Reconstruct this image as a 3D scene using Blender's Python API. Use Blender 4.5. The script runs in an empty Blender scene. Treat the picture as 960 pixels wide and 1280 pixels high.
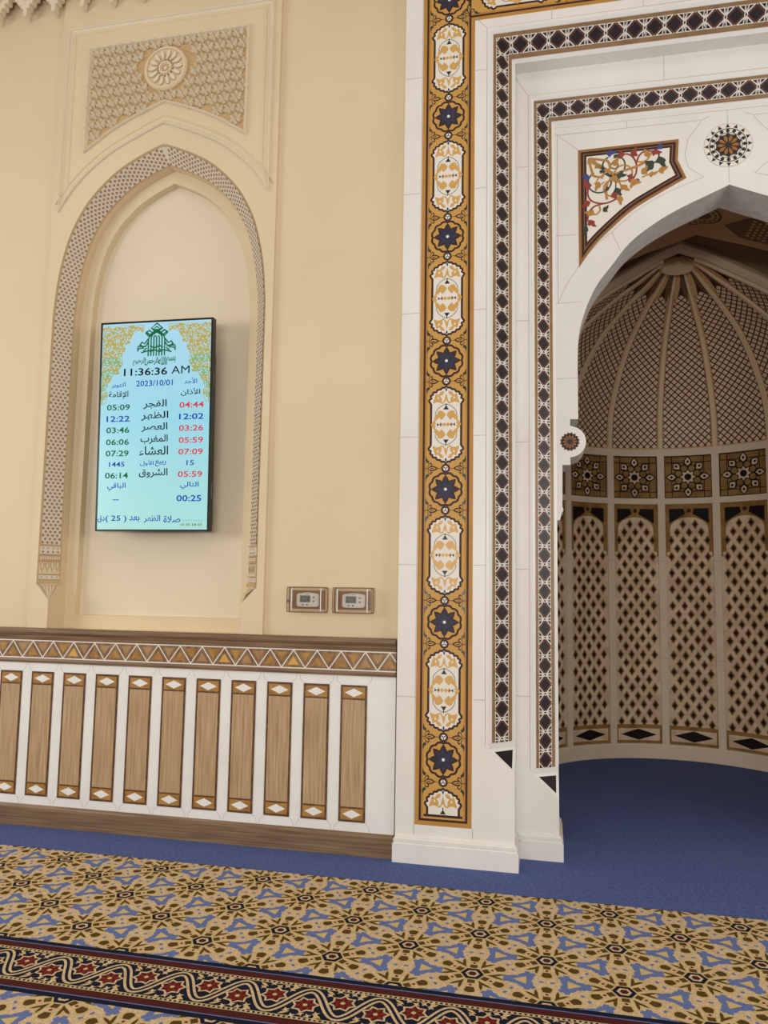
import bpy, math, random
from mathutils import Vector
random.seed(7)
PI = math.pi
S = bpy.context.scene
COL = S.collection

# ------------------------------------------------------------------ camera
def make_camera():
    yaw, pit, roll = 0.211312533, 0.0987501286, -0.0161138564
    cy, sy = math.cos(yaw), math.sin(yaw)
    f = Vector((-sy*math.cos(pit), cy*math.cos(pit), math.sin(pit)))
    r = Vector((cy, sy, 0)); d = f.cross(r)
    r2 = math.cos(roll)*r + math.sin(roll)*d
    d2 = -math.sin(roll)*r + math.cos(roll)*d
    c = bpy.data.cameras.new('camera'); o = bpy.data.objects.new('camera', c); COL.objects.link(o)
    from mathutils import Matrix
    m = Matrix.Identity(4)
    for i in range(3):
        m[i][0] = r2[i]; m[i][1] = -d2[i]; m[i][2] = -f[i]
    m[0][3], m[1][3], m[2][3] = 0, 0, 1.6
    o.matrix_world = m
    c.sensor_fit = 'VERTICAL'; c.sensor_height = 36; c.lens = 36*950/1280
    c.clip_start = 0.05
    S.camera = o
make_camera()

# ------------------------------------------------------------------ light
S.view_settings.view_transform = 'Standard'
S.view_settings.look = 'None'
S.view_settings.gamma = 1
S.view_settings.use_curve_mapping = False
S.view_settings.exposure = -0.10
w = bpy.data.worlds.new('world'); S.world = w; w.use_nodes = True
w.node_tree.nodes['Background'].inputs[0].default_value = (1.0, 0.96, 0.91, 1)
w.node_tree.nodes['Background'].inputs[1].default_value = .05
def area(name, loc, target, sx, sy, power, col):
    l = bpy.data.lights.new(name, 'AREA'); l.shape = 'RECTANGLE'; l.size = sx; l.size_y = sy
    l.energy = power; l.color = col
    o = bpy.data.objects.new(name, l); COL.objects.link(o); o.location = loc
    o.rotation_euler = (Vector(target)-Vector(loc)).to_track_quat('-Z', 'Y').to_euler()
    return o
area('window_light_rear', (0.3, -6.5, 1.8), (0.3, 4, 2.2), 7, 1.0, 440, (1.0, 0.965, 0.92))
area('window_light_left', (-7.5, 0.6, 2.75), (-1.5, 4.2, 1.6), 4.0, 1.7, 200, (1.0, 0.97, 0.93))
area('window_light_right', (6.5, 0.6, 2.75), (-1.5, 4.2, 1.6), 4.0, 1.7, 200, (1.0, 0.97, 0.93))
area('ceiling_light', (-0.8, 0.6, 6.45), (-0.8, 0.6, 0), 11, 4.5, 90, (1.0, 0.965, 0.91))

# ------------------------------------------------------------------ materials
def lin(c):
    out = []
    for x in c:
        x /= 255.0
        out.append(x/12.92 if x <= .04045 else ((x+.055)/1.055)**2.4)
    return out
MATS = {}
def mat(name, rgb, rough=.5, var=.0, scale=8, stretch=(1, 1, 1), rgb2=None, bump=0, bscale=200, spec=.5, emit=0, metal=0, detail=4, contrast=(.35, .65)):
    m = bpy.data.materials.new(name); m.use_nodes = True
    nt = m.node_tree; b = nt.nodes['Principled BSDF']
    c = lin(rgb)
    b.inputs['Base Color'].default_value = (*c, 1)
    b.inputs['Roughness'].default_value = rough
    b.inputs['Specular IOR Level'].default_value = spec
    b.inputs['Metallic'].default_value = metal
    if rgb2 or var or bump:
        tc = nt.nodes.new('ShaderNodeTexCoord')
        mp = nt.nodes.new('ShaderNodeMapping'); mp.inputs['Scale'].default_value = stretch
        nt.links.new(tc.outputs['Object'], mp.inputs[0])
    if rgb2 or var:
        n = nt.nodes.new('ShaderNodeTexNoise'); n.inputs['Scale'].default_value = scale; n.inputs['Detail'].default_value = detail
        nt.links.new(mp.outputs[0], n.inputs['Vector'])
        r = nt.nodes.new('ShaderNodeValToRGB')
        c2 = lin(rgb2) if rgb2 else [x*(1-var) for x in c]
        r.color_ramp.elements[0].position = contrast[0]; r.color_ramp.elements[1].position = contrast[1]
        r.color_ramp.elements[0].color = (*c2, 1); r.color_ramp.elements[1].color = (*c, 1)
        nt.links.new(n.outputs['Fac'], r.inputs[0]); nt.links.new(r.outputs[0], b.inputs['Base Color'])
    if bump:
        n2 = nt.nodes.new('ShaderNodeTexNoise'); n2.inputs['Scale'].default_value = bscale; n2.inputs['Detail'].default_value = 3
        nt.links.new(tc.outputs['Object'], n2.inputs['Vector'])
        bp = nt.nodes.new('ShaderNodeBump'); bp.inputs['Strength'].default_value = bump; bp.inputs['Distance'].default_value = .004
        nt.links.new(n2.outputs['Fac'], bp.inputs['Height']); nt.links.new(bp.outputs[0], b.inputs['Normal'])
    if emit:
        b.inputs['Base Color'].default_value = (*[x*.05 for x in c], 1)
        b.inputs['Emission Color'].default_value = (*c, 1); b.inputs['Emission Strength'].default_value = emit
    MATS[name] = m
    return m
mat('plaster', (224, 204, 168), .75, var=.04, scale=1.5)
mat('plaster_light', (228, 214, 186), .75, var=.04, scale=1.5)
mat('plaster_gold', (200, 168, 120), .7)
mat('plaster_pattern', (222, 209, 188), .7)
mat('plaster_dark', (120, 90, 58), .7)
mat('marble', (237, 233, 226), .38, rgb2=(229, 224, 216), scale=2.2, stretch=(1, 1, .6), detail=6, spec=.35)
mat('marble_bead', (240, 237, 230), .3, spec=.35)
mat('marble_joint', (186, 176, 164), .6)
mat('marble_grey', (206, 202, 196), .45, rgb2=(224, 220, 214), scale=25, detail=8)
mat('white_inlay', (232, 226, 214), .5, spec=.4)
mat('yellow_stone', (178, 128, 54), .5, rgb2=(190, 136, 62), scale=7, spec=.4)
mat('yellow_light', (200, 152, 74), .5, spec=.4)
mat('maroon_stone', (62, 24, 20), .5, rgb2=(48, 16, 14), scale=30, spec=.4)
mat('red_stone', (140, 44, 26), .3)
mat('lapis_stone', (38, 40, 72), .5, rgb2=(22, 24, 44), scale=40, spec=.5)
mat('black_stone', (30, 24, 26), .42, rgb2=(22, 16, 18), scale=25, spec=.5)
mat('dark_diamond', (46, 28, 30), .42, rgb2=(30, 20, 24), scale=20, spec=.5)
mat('green_stone', (36, 52, 40), .3)
mat('gold_inlay', (210, 162, 84), .35)
mat('spandrel_gold', (178, 126, 52), .4)
mat('gold_dark', (150, 104, 48), .35)
mat('strip_sand', (158, 124, 84), .4, rgb2=(140, 108, 70), scale=10)
mat('sand_stone', (176, 138, 92), .4, rgb2=(160, 122, 78), scale=10)
mat('line_brown', (96, 60, 44), .4)
mat('grey_line', (140, 140, 132), .4)
mat('blue_inlay', (52, 62, 130), .3)
mat('travertine', (198, 168, 128), .45, rgb2=(158, 126, 88), scale=5, stretch=(16, 16, .7), detail=6, contrast=(.3, .7))
mat('travertine_horizontal', (146, 118, 88), .42, rgb2=(98, 72, 50), scale=4, stretch=(.6, 12, 22), detail=7, contrast=(.3, .7))
mat('brown_edge', (112, 76, 46), .4, rgb2=(80, 52, 32), scale=30)
mat('honey_stone', (182, 138, 70), .35, rgb2=(154, 108, 48), scale=18)
mat('frieze_brown', (150, 116, 78), .42, rgb2=(112, 80, 50), scale=12, stretch=(3, 1, .6))
mat('wainscot_white', (240, 238, 232), .3, rgb2=(233, 230, 224), scale=3)
mat('apse_strap', (226, 204, 174), .7, spec=.2, rgb2=(200, 174, 142), scale=9)
mat('apse_gold', (158, 122, 70), .7, spec=.2, rgb2=(130, 96, 52), scale=9)
mat('apse_dark', (66, 42, 24), .7, spec=.2)
mat('apse_black', (26, 18, 16), .7, spec=.2)
mat('apse_rib', (226, 208, 184), .7, spec=.2, var=.06, scale=4)
mat('dome_cell', (228, 198, 166), .55)
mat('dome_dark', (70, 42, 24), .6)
mat('dome_rib', (222, 198, 160), .6)
mat('dome_gold', (196, 160, 110), .6)
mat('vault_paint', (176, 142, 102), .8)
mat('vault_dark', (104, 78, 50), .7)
mat('ceiling_paint', (238, 226, 204), .9)
mat('carpet_blue', (98, 113, 168), .95, rgb2=(78, 92, 142), scale=60, bump=.6, bscale=350, spec=.1)
mat('carpet_beige', (228, 203, 164), .95, rgb2=(198, 170, 130), scale=120, bump=.5, bscale=400, spec=.1)
mat('carpet_yellow', (214, 188, 130), .95, var=.1, scale=150, spec=.1)
mat('carpet_brown', (96, 72, 32), .95, var=.2, scale=150, spec=.1)
mat('carpet_cornflower', (108, 124, 176), .95, var=.15, scale=150, spec=.1)
mat('carpet_navy', (28, 32, 52), .95, var=.2, scale=150, spec=.1)
mat('carpet_red', (140, 40, 34), .95, var=.2, scale=150, spec=.1)
mat('carpet_maroon', (84, 36, 34), .95, var=.2, scale=150, spec=.1)
mat('black_plastic', (18, 18, 20), .35)
mat('metal_grey', (120, 120, 122), .4, metal=.8)
mat('white_plastic', (226, 226, 220), .4)
mat('grey_plastic', (140, 142, 138), .5)
mat('display_green', (104, 112, 96), .3)
mat('brown_backing', (150, 112, 78), .5)
mat('ink_black', (14, 18, 22), .9, spec=0, emit=.6)
mat('ink_blue', (34, 70, 186), .9, spec=0, emit=.9)
mat('ink_green', (30, 112, 66), .9, spec=0, emit=.9)
mat('ink_red', (226, 70, 84), .9, spec=0, emit=.9)
mat('ink_gold', (198, 178, 92), .9, spec=0, emit=.9)
mat('ink_gold_green', (160, 184, 120), .9, spec=0, emit=.9)
mat('ink_brown', (130, 90, 60), .9, spec=0, emit=.9)
def screen_mat():
    m = bpy.data.materials.new('screen_glow'); m.use_nodes = True
    nt = m.node_tree; b = nt.nodes['Principled BSDF']
    tc = nt.nodes.new('ShaderNodeTexCoord'); sp = nt.nodes.new('ShaderNodeSeparateXYZ')
    r = nt.nodes.new('ShaderNodeValToRGB')
    nt.links.new(tc.outputs['Generated'], sp.inputs[0]); nt.links.new(sp.outputs['Z'], r.inputs[0])
    r.color_ramp.elements[0].position = 0; r.color_ramp.elements[0].color = (*lin((176, 234, 226)), 1)
    r.color_ramp.elements[1].position = 1; r.color_ramp.elements[1].color = (*lin((176, 226, 246)), 1)
    e = r.color_ramp.elements.new(.5); e.color = (*lin((160, 224, 240)), 1)
    b.inputs['Base Color'].default_value = (.02, .02, .02, 1); b.inputs['Roughness'].default_value = .25
    nt.links.new(r.outputs[0], b.inputs['Emission Color']); b.inputs['Emission Strength'].default_value = .95
    MATS['screen_glow'] = m
screen_mat()
def glass_mat():
    m = bpy.data.materials.new('clear_plastic'); m.use_nodes = True
    nt = m.node_tree; out = nt.nodes['Material Output']
    t = nt.nodes.new('ShaderNodeBsdfTransparent'); g = nt.nodes.new('ShaderNodeBsdfGlossy'); g.inputs['Roughness'].default_value = .1
    t.inputs[0].default_value = (.93, .9, .87, 1)
    mx = nt.nodes.new('ShaderNodeMixShader'); mx.inputs[0].default_value = .1
    nt.links.new(t.outputs[0], mx.inputs[1]); nt.links.new(g.outputs[0], mx.inputs[2]); nt.links.new(mx.outputs[0], out.inputs[0])
    MATS['clear_plastic'] = m
glass_mat()

# ------------------------------------------------------------------ mesh building
class MB:
    def __init__(s): s.v = []; s.f = []; s.m = []; s.names = []
    def mi(s, n):
        if n not in s.names: s.names.append(n)
        return s.names.index(n)
    def add(s, pts, m):
        i = len(s.v); s.v += [tuple(p) for p in pts]; s.f.append(tuple(range(i, i+len(pts)))); s.m.append(s.mi(m))
    def flat(s, poly, T, d, m):
        s.k = (getattr(s, 'k', 0)+1) % 24
        if len(poly) >= 3: s.add([T(u, v, d+s.k*4e-6) for u, v in poly], m)
    def prism(s, poly, T, d0, d1, m, side=None, back=False):
        n = len(poly)
        s.add([T(u, v, d1) for u, v in poly], m)
        if back: s.add([T(u, v, d0) for u, v in reversed(poly)], m)
        for i in range(n):
            a, b = poly[i], poly[(i+1) % n]
            s.add([T(*a, d0), T(*b, d0), T(*b, d1), T(*a, d1)], side or m)
    def stroke(s, pts, w, T, d, m, closed=False):
        n = len(pts)
        ws = w if isinstance(w, (list, tuple)) else [w]*n
        L = []; R = []
        for i in range(n):
            if closed: a, b = pts[i-1], pts[(i+1) % n]
            else: a, b = pts[max(i-1, 0)], pts[min(i+1, n-1)]
            dx, dy = b[0]-a[0], b[1]-a[1]; l = math.hypot(dx, dy) or 1
            h = ws[i]/2; k = 1
            if 0 < i < n-1 or closed:
                p = pts[i-1]; q = pts[i]; e = (q[0]-p[0], q[1]-p[1]); le = math.hypot(*e) or 1
                c = abs((e[0]*dx+e[1]*dy)/(le*l)); k = 1/max(c, .5)
            nx, ny = -dy/l*h*k, dx/l*h*k
            L.append((pts[i][0]+nx, pts[i][1]+ny)); R.append((pts[i][0]-nx, pts[i][1]-ny))
        for i in range(n if closed else n-1):
            j = (i+1) % n
            s.flat([R[i], R[j], L[j], L[i]], T, d, m)
    def box(s, x0, x1, y0, y1, z0, z1, m):
        P = [(x0, y0, z0), (x1, y0, z0), (x1, y1, z0), (x0, y1, z0), (x0, y0, z1), (x1, y0, z1), (x1, y1, z1), (x0, y1, z1)]
        for q in ((0, 3, 2, 1), (4, 5, 6, 7), (0, 1, 5, 4), (1, 2, 6, 5), (2, 3, 7, 6), (3, 0, 4, 7)): s.add([P[i] for i in q], m)
    def strip(s, A, B, m, closed=False):
        n = len(A)
        for i in range(n if closed else n-1):
            j = (i+1) % n; s.add([A[i], A[j], B[j], B[i]], m)
    def sweep_box(s, x0, x1, prof, m):          # a (Y, Z) outline run along X
        n = len(prof)
        for i in range(n):
            a, b = prof[i], prof[(i+1) % n]
            s.add([(x0, *a), (x1, *a), (x1, *b), (x0, *b)], m)
        s.add([(x0, *p) for p in prof], m); s.add([(x1, *p) for p in reversed(prof)], m)
    def tube(s, path, r, m, n=8, closed=False):
        rings = []
        N = len(path)
        for i in range(N):
            a = Vector(path[i-1] if (closed or i > 0) else path[0]); b = Vector(path[(i+1) % N] if (closed or i < N-1) else path[-1])
            t = (b-a).normalized(); up = Vector((0, 1, 0)) if abs(t.y) < .9 else Vector((0, 0, 1))
            p = t.cross(up).normalized(); q = t.cross(p)
            c = Vector(path[i])
            rings.append([c+r*(math.cos(2*PI*k/n)*p+math.sin(2*PI*k/n)*q) for k in range(n)])
        for i in range(N if closed else N-1): s.strip(rings[i], rings[(i+1) % N], m, True)
    def lathe(s, c, axis, prof, m, n=16):       # prof: (radius, height along axis)
        ax = Vector(axis).normalized(); up = Vector((0, 0, 1)) if abs(ax.z) < .9 else Vector((1, 0, 0))
        p = ax.cross(up).normalized(); q = ax.cross(p); c = Vector(c)
        rings = [[c+ax*h+r*(math.cos(2*PI*k/n)*p+math.sin(2*PI*k/n)*q) for k in range(n)] for r, h in prof]
        for a, b in zip(rings, rings[1:]): s.strip(a, b, m, True)
        s.add(rings[-1], m)
    def build(s, name, parent=None, smooth=False):
        off = Vector((0, 0, 0)); p = parent
        while p: off += p.location; p = p.parent
        me = bpy.data.meshes.new(name)
        me.from_pydata([Vector(v)-off for v in s.v], [], s.f)
        for n in s.names: me.materials.append(MATS[n])
        me.polygons.foreach_set('material_index', s.m)
        if smooth: me.polygons.foreach_set('use_smooth', [True]*len(s.f))
        me.update()
        o = bpy.data.objects.new(name, me); COL.objects.link(o)
        if parent: o.parent = parent
        return o
def thing(name, label, cat, loc=(0, 0, 0), group=None):
    o = bpy.data.objects.new(name, None); COL.objects.link(o); o.location = loc; o.empty_display_size = .1
    tag(o, label, cat, group); return o
def tag(o, label=None, cat=None, group=None, kind=None):
    if label: o['label'] = label
    if cat: o['category'] = cat
    if group: o['group'] = group
    if kind: o['kind'] = kind
    return o

# 2D shapes
def circle(cx, cy, r, n=20, r2=None, a0=0): return [(cx+r*math.cos(a0+2*PI*i/n), cy+(r2 or r)*math.sin(a0+2*PI*i/n)) for i in range(n)]
def star(cx, cy, n, R, r, a0=0): return [(cx+(R if i % 2 == 0 else r)*math.cos(a0+PI*i/n), cy+(R if i % 2 == 0 else r)*math.sin(a0+PI*i/n)) for i in range(2*n)]
def rect(x0, x1, y0, y1): return [(x0, y0), (x1, y0), (x1, y1), (x0, y1)]
def leaf(x0, y0, x1, y1, w, n=5, bias=.5):
    dx, dy = x1-x0, y1-y0; l = math.hypot(dx, dy); nx, ny = -dy/l, dx/l
    A = []; B = []
    for i in range(n+1):
        t = i/n; h = w/2*math.sin(PI*t**(math.log(.5)/math.log(bias)))
        A.append((x0+dx*t-nx*h, y0+dy*t-ny*h)); B.append((x0+dx*t+nx*h, y0+dy*t+ny*h))
    return A+B[::-1][1:-1]
def spline(P, n=6, closed=False):
    out = []; N = len(P)
    for i in range(N if closed else N-1):
        if closed: p0, p1, p2, p3 = P[i-1], P[i], P[(i+1) % N], P[(i+2) % N]
        else: p0, p1, p2, p3 = P[max(i-1, 0)], P[i], P[i+1], P[min(i+2, N-1)]
        for k in range(n):
            t = k/n
            out.append(tuple(.5*(2*p1[j]+(p2[j]-p0[j])*t+(2*p0[j]-5*p1[j]+4*p2[j]-p3[j])*t*t+(3*p1[j]-p0[j]-3*p2[j]+p3[j])*t**3) for j in (0, 1)))
    if not closed: out.append(tuple(P[-1]))
    return out
def arc(cx, cy, r, a0, a1, n=10): return [(cx+r*math.cos(a0+(a1-a0)*i/n), cy+r*math.sin(a0+(a1-a0)*i/n)) for i in range(n+1)]
def mirror(P): return [(-x, y) for x, y in reversed(P)]
def clip(poly, a, b, c):                         # keep a*u + b*v <= c
    out = []; n = len(poly)
    for i in range(n):
        p, q = poly[i], poly[(i+1) % n]
        dp, dq = a*p[0]+b*p[1]-c, a*q[0]+b*q[1]-c
        if dp <= 0: out.append(p)
        if (dp < 0 < dq) or (dq < 0 < dp):
            t = dp/(dp-dq); out.append((p[0]+(q[0]-p[0])*t, p[1]+(q[1]-p[1])*t))
    return out
def clip_rect(poly, x0, x1, y0, y1):
    for a, b, c in ((-1, 0, -x0), (1, 0, x1), (0, -1, -y0), (0, 1, y1)):
        if len(poly) < 3: return []
        poly = clip(poly, a, b, c)
    return poly
def offset_curve(P, d):                          # open left-to-right curve, shifted to its right-hand side
    out = []; n = len(P)
    for i in range(n):
        a = P[max(i-1, 0)]; b = P[i]; c = P[min(i+1, n-1)]
        e1 = (b[0]-a[0], b[1]-a[1]) if i > 0 else (c[0]-b[0], c[1]-b[1]); e2 = (c[0]-b[0], c[1]-b[1]) if i < n-1 else e1
        l1, l2 = math.hypot(*e1), math.hypot(*e2)
        n1 = (e1[1]/l1, -e1[0]/l1); n2 = (e2[1]/l2, -e2[0]/l2)
        k = d/(1+n1[0]*n2[0]+n1[1]*n2[1])
        out.append((b[0]+(n1[0]+n2[0])*k, b[1]+(n1[1]+n2[1])*k))
    return out
def inset(P, d):
    n = len(P); out = []
    for i in range(n):
        a, b, c = P[i-1], P[i], P[(i+1) % n]
        e1 = (b[0]-a[0], b[1]-a[1]); e2 = (c[0]-b[0], c[1]-b[1]); l1 = math.hypot(*e1) or 1e-9; l2 = math.hypot(*e2) or 1e-9
        n1 = (-e1[1]/l1, e1[0]/l1); n2 = (-e2[1]/l2, e2[0]/l2); k = d/max(.06, 1+n1[0]*n2[0]+n1[1]*n2[1])
        out.append((b[0]+(n1[0]+n2[0])*k, b[1]+(n1[1]+n2[1])*k))
    return out
def FY(Y): return lambda u, v, d: (u, Y-d, v)    # upright plane facing the room, d towards the room
def FL(z): return lambda u, v, d: (u, v, z+d)    # floor plane

# ------------------------------------------------------------------ room shell
mb = MB(); mb.add([(-7, -9, 0), (6, -9, 0), (6, 8.6, 0), (-7, 8.6, 0)], 'carpet_blue')
tag(mb.build('floor'), 'plain blue carpet covering the floor up to the prayer niche', 'floor', kind='structure')
mb = MB(); mb.add([(-7, -9, 6.6), (-7, 4.7, 6.6), (6, 4.7, 6.6), (6, -9, 6.6)], 'ceiling_paint')
tag(mb.build('ceiling'), 'pale ceiling high above the prayer hall', 'ceiling', kind='structure')

WC = -2.62                                        # axis of the plaster arch
half = [(.80, 3.40), (.795, 3.55), (.77, 3.79), (.712, 4.033), (.64, 4.195), (.56, 4.319), (.45, 4.435), (.33, 4.53), (.17, 4.615), (0, 4.685)]
half = spline(half, 4)
def arch_curve(zb):                               # whole outline left to right, starting low at zb
    Lh = [(WC-x, z) for x, z in half]; Rh = [(WC+x, z) for x, z in reversed(half[:-1])]
    return [(WC-.80, zb)]+Lh+Rh+[(WC+.80, zb)]
Y0, Y1c, Y2c, Y3c = 4.62, 4.74, 4.805, 4.865
ZB = 1.585
outer = arch_curve(ZB); inner = offset_curve(outer, .10); inner2 = offset_curve(outer, .185)
def close_apex(C):                                # points pushed past the axis meet in one apex
    m_ = len(C)//2; L = list(C[:m_+1])
    for i in range(m_):
        a, b = L[i], L[i+1]
        if a[0] <= WC < b[0] or i == m_-1:
            t_ = (WC-a[0])/((b[0]-a[0]) or 1e-9); ap_ = (WC, a[1]+(b[1]-a[1])*t_)
            L = L[:i+1]+[ap_]*(m_-i); break
    return L+[(2*WC-x, z) for x, z in reversed(L[:-1])]
inner = close_apex(inner); inner2 = close_apex(inner2)
mb = MB(); T0 = FY(Y0)
n = len(outer); mid = n//2
zt = 6.6; xl, xr = -3.47, -1.77
left = [(xl, 0), (WC, 0), (WC, 1.27), (WC-.70, 1.27), (WC-.70, 1.48)]+outer[:mid+1]+[(WC, zt), (xl, zt)]
right = [(WC, 0), (xr, 0), (xr, zt), (WC, zt)]+outer[mid:]+[(WC+.70, 1.48), (WC+.70, 1.27), (WC, 1.27)]
mb.flat(left, T0, 0, 'plaster'); mb.flat(right, T0, 0, 'plaster')
P = lambda c, Y: [(x, Y, z) for x, z in c]
mb.strip(P(outer, Y0), P(inner, Y1c), 'plaster')
mb.strip(P(inner, Y1c), P(inner, Y2c), 'plaster')
for sx in (-1, 1):                                # chamfer stop and square jamb below it
    A = (WC+sx*.80, Y0, ZB); B = (WC+sx*.70, Y1c, ZB); C = (WC+sx*.70, Y0, 1.48)
    mb.add([A, B, C], 'plaster'); mb.add([B, (WC+sx*.70, Y2c, ZB), (WC+sx*.70, Y2c, 1.27), (WC+sx*.70, Y0, 1.27), C], 'plaster')
inb = list(inner); inb[0] = (inner[0][0], 1.27); inb[-1] = (inner[-1][0], 1.27)
in2 = list(inner2); in2[0] = (inner2[0][0], 1.375); in2[-1] = (inner2[-1][0], 1.375)
mb.strip(P(inb, Y2c), P(in2, Y2c), 'plaster')
mb.add([(inb[0][0], Y2c, 1.27), (inb[-1][0], Y2c, 1.27), (in2[-1][0], Y2c, 1.375), (in2[0][0], Y2c, 1.375)], 'plaster')
mb.strip(P(in2, Y2c), P(in2, Y3c), 'plaster')
mb.add([(in2[0][0], Y2c, 1.375), (in2[-1][0], Y2c, 1.375), (in2[-1][0], Y3c, 1.375), (in2[0][0], Y3c, 1.375)], 'plaster')
mb.flat(in2, FY(Y3c), 0, 'plaster_light')  # lighter plaster tone paints in the panel's brighter shading against the jambs
mb.add([(WC-.70, Y0, 1.27), (WC+.70, Y0, 1.27), (WC+.70, Y2c, 1.27), (WC-.70, Y2c, 1.27)], 'plaster')
mb.add([(xr, Y0, 0), (xr, 4.65, 0), (xr, 4.65, zt), (xr, Y0, zt)], 'plaster')
mb.add([(xl, Y0, 0), (xl, 4.65, 0), (xl, 4.65, zt), (xl, Y0, zt)], 'plaster')
TB = FY(4.65)
mb.flat(rect(-7, xl, 0, zt), TB, 0, 'plaster'); mb.flat(rect(xr, -.86, 0, zt), TB, 0, 'plaster')
mb.flat(rect(-.86, 3.15, 5.9, zt), TB, 0, 'plaster'); mb.flat(rect(3.15, 6, 0, zt), TB, 0, 'plaster')
tag(mb.build('wall_front'), 'cream plaster wall with a pointed arch recess beside the marble prayer niche', 'wall', kind='structure')

# ------------------------------------------------------------------ plaster ornaments on the wall
# tiled band on the splayed edge of the arch
t = thing('arch_band', 'patterned plaster band following the pointed arch around the screen', 'arch band', (WC, Y0, 1.5))
mb = MB()
Wb = math.hypot(.10, .12)
arcl = [0]
midc = [((a[0]+b[0])/2, (a[1]+b[1])/2) for a, b in zip(outer, inner)]
for a, b in zip(midc, midc[1:]): arcl.append(arcl[-1]+math.hypot(b[0]-a[0], b[1]-a[1]))
TOT = arcl[-1]
def TC(u, v, d):                                  # v along the arch, u across from outer to inner edge
    v = min(max(v, 0), TOT-1e-6)
    for i in range(len(arcl)-1):
        if arcl[i+1] >= v: break
    f = (v-arcl[i])/(arcl[i+1]-arcl[i])
    o = Vector((outer[i][0]+(outer[i+1][0]-outer[i][0])*f, Y0, outer[i][1]+(outer[i+1][1]-outer[i][1])*f))
    q = Vector((inner[i][0]+(inner[i+1][0]-inner[i][0])*f, Y1c, inner[i][1]+(inner[i+1][1]-inner[i][1])*f))
    e = (q-o).normalized(); s_ = Vector((outer[i+1][0]-outer[i][0], 0, outer[i+1][1]-outer[i][1])).normalized()
    nn = e.cross(s_).normalized()
    if nn.y > 0: nn = -nn
    return o+(q-o)*(u/Wb)+nn*d
zc = 1.72-ZB                                      # consoles occupy the lowest bit of each leg
CON = .275
def band_run(u0, u1, v0, v1, d, m, step=.03):
    k = max(1, int((v1-v0)/step))
    for i in range(k):
        a, b = v0+(v1-v0)*i/k, v0+(v1-v0)*(i+1)/k
        mb.add([TC(u0, a, d), TC(u1, a, d), TC(u1, b, d), TC(u0, b, d)], m)
band_run(.002, Wb-.002, 0, TOT, .002, 'plaster_gold')
band_run(.016, Wb-.016, CON, TOT-CON, .006, 'plaster_pattern')
rows = int((TOT-2*CON)/.0245)
for r_ in range(rows):
    v = CON+(r_+.5)*(TOT-2*CON)/rows
    for c in range(4):
        u = .016+(Wb-.032)*((c+.5+(.25 if r_ % 2 else -.25))/4)
        if abs(v-TOT/2) < .010: continue
        D = lambda s_: [(u, v-s_*1.15), (u+s_, v), (u, v+s_*1.15), (u-s_, v)]
        mb.flat(D(.0098), TC, .0068, 'plaster_dark'); mb.flat(D(.0045), TC, .0074, 'plaster_gold')
        mb.flat([(u+.016, v-.0035), (u+.0195, v), (u+.016, v+.0035), (u+.0125, v)] if c < 3 else [(u-.016, v-.0035), (u-.0125, v), (u-.016, v+.0035), (u-.0195, v)], TC, .0068, 'plaster_gold')
mb.build('tile_band', t)
for sgn, v0 in ((1, 0), (-1, TOT)):
    mb = MB(); V = lambda x: v0+sgn*x
    def cb(u0, u1, a, b, d, m):
        mb.prism([(u0, V(a)), (u1, V(a)), (u1, V(b)), (u0, V(b))], TC, .002, d, m)
    a, b = .012, Wb-.012
    cb(a-.006, b+.006, .002, .03, .018, 'plaster_gold')
    cb(a, b, .034, .062, .010, 'plaster_pattern')
    cb(a-.004, b+.004, .066, .072, .016, 'plaster_gold')
    cb(a, b, .072, .150, .010, 'plaster')
    for k in range(4):
        u = a+(b-a)*(k+.5)/4
        mb.flat([(u-.016, V(.142)), (u, V(.08)), (u+.016, V(.142))], TC, .0135, 'plaster_gold')
        mb.flat([(u-.008, V(.138)), (u, V(.1)), (u+.008, V(.138))], TC, .0145, 'plaster_pattern')
        mb.flat(circle(u, V(.048), .004, 8), TC, .0108, 'plaster_dark')
    cb(a-.004, b+.004, .154, .162, .016, 'plaster_gold')
    cb(a, b, .165, .195, .010, 'plaster_gold')
    for k in range(9):
        u = a+(b-a)*(k+.5)/9; cb(u-.004, u+.004, .168, .192, .014, 'plaster_pattern')
    cb(a-.004, b+.004, .199, .206, .016, 'plaster_gold')
    cb(a, b, .208, .262, .009, 'plaster_pattern')
    for k in range(4):
        u = a+(b-a)*(k+.5)/4
        mb.flat(star(u, V(.222), 4, .011, .004), TC, .0098, 'plaster_dark'); mb.flat(star(u, V(.247), 4, .011, .004), TC, .0098, 'plaster_gold')
    cb(a-.004, b+.004, .264, .272, .016, 'plaster_gold')
    mb.build('console', t)
    # fluted shell on the stop under the console
    mb = MB(); sx = -sgn
    A = Vector((WC+sx*.80, Y0, ZB)); B = Vector((WC+sx*.70, Y1c, ZB)); C = Vector((WC+sx*.70, Y0, 1.48))
    base = (A+B)/2; nn = (B-A).cross(C-A).normalized()
    if nn.y > 0: nn = -nn
    tip = base+(C-base)*.98
    N = 9; prev = None
    for k in range(N+1):
        f = k/N; p = A.lerp(B, .14+.72*f)-Vector((0, 0, .012))+nn*.01
        q = Vector((p.x, p.y, p.z)).lerp(tip, .55)+(p-base)*.30*(1-abs(2*f-1))+nn*.016
        if prev:
            mb.add([prev[0], p, q, prev[1]], 'plaster_gold' if k % 2 else 'plaster_pattern'); mb.add([prev[1], q, tip+nn*.006], 'plaster_gold' if k % 2 else 'plaster_pattern')
        prev = (p, q)
    mb.prism([(-.055, 0), (.055, 0), (.055, .010), (-.055, .010)], lambda u, v, d: base+(B-A).normalized()*u+Vector((0, 0, v-.014))+nn*d, 0, .014, 'plaster_pattern')
    mb.build('shell', t)

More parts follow.
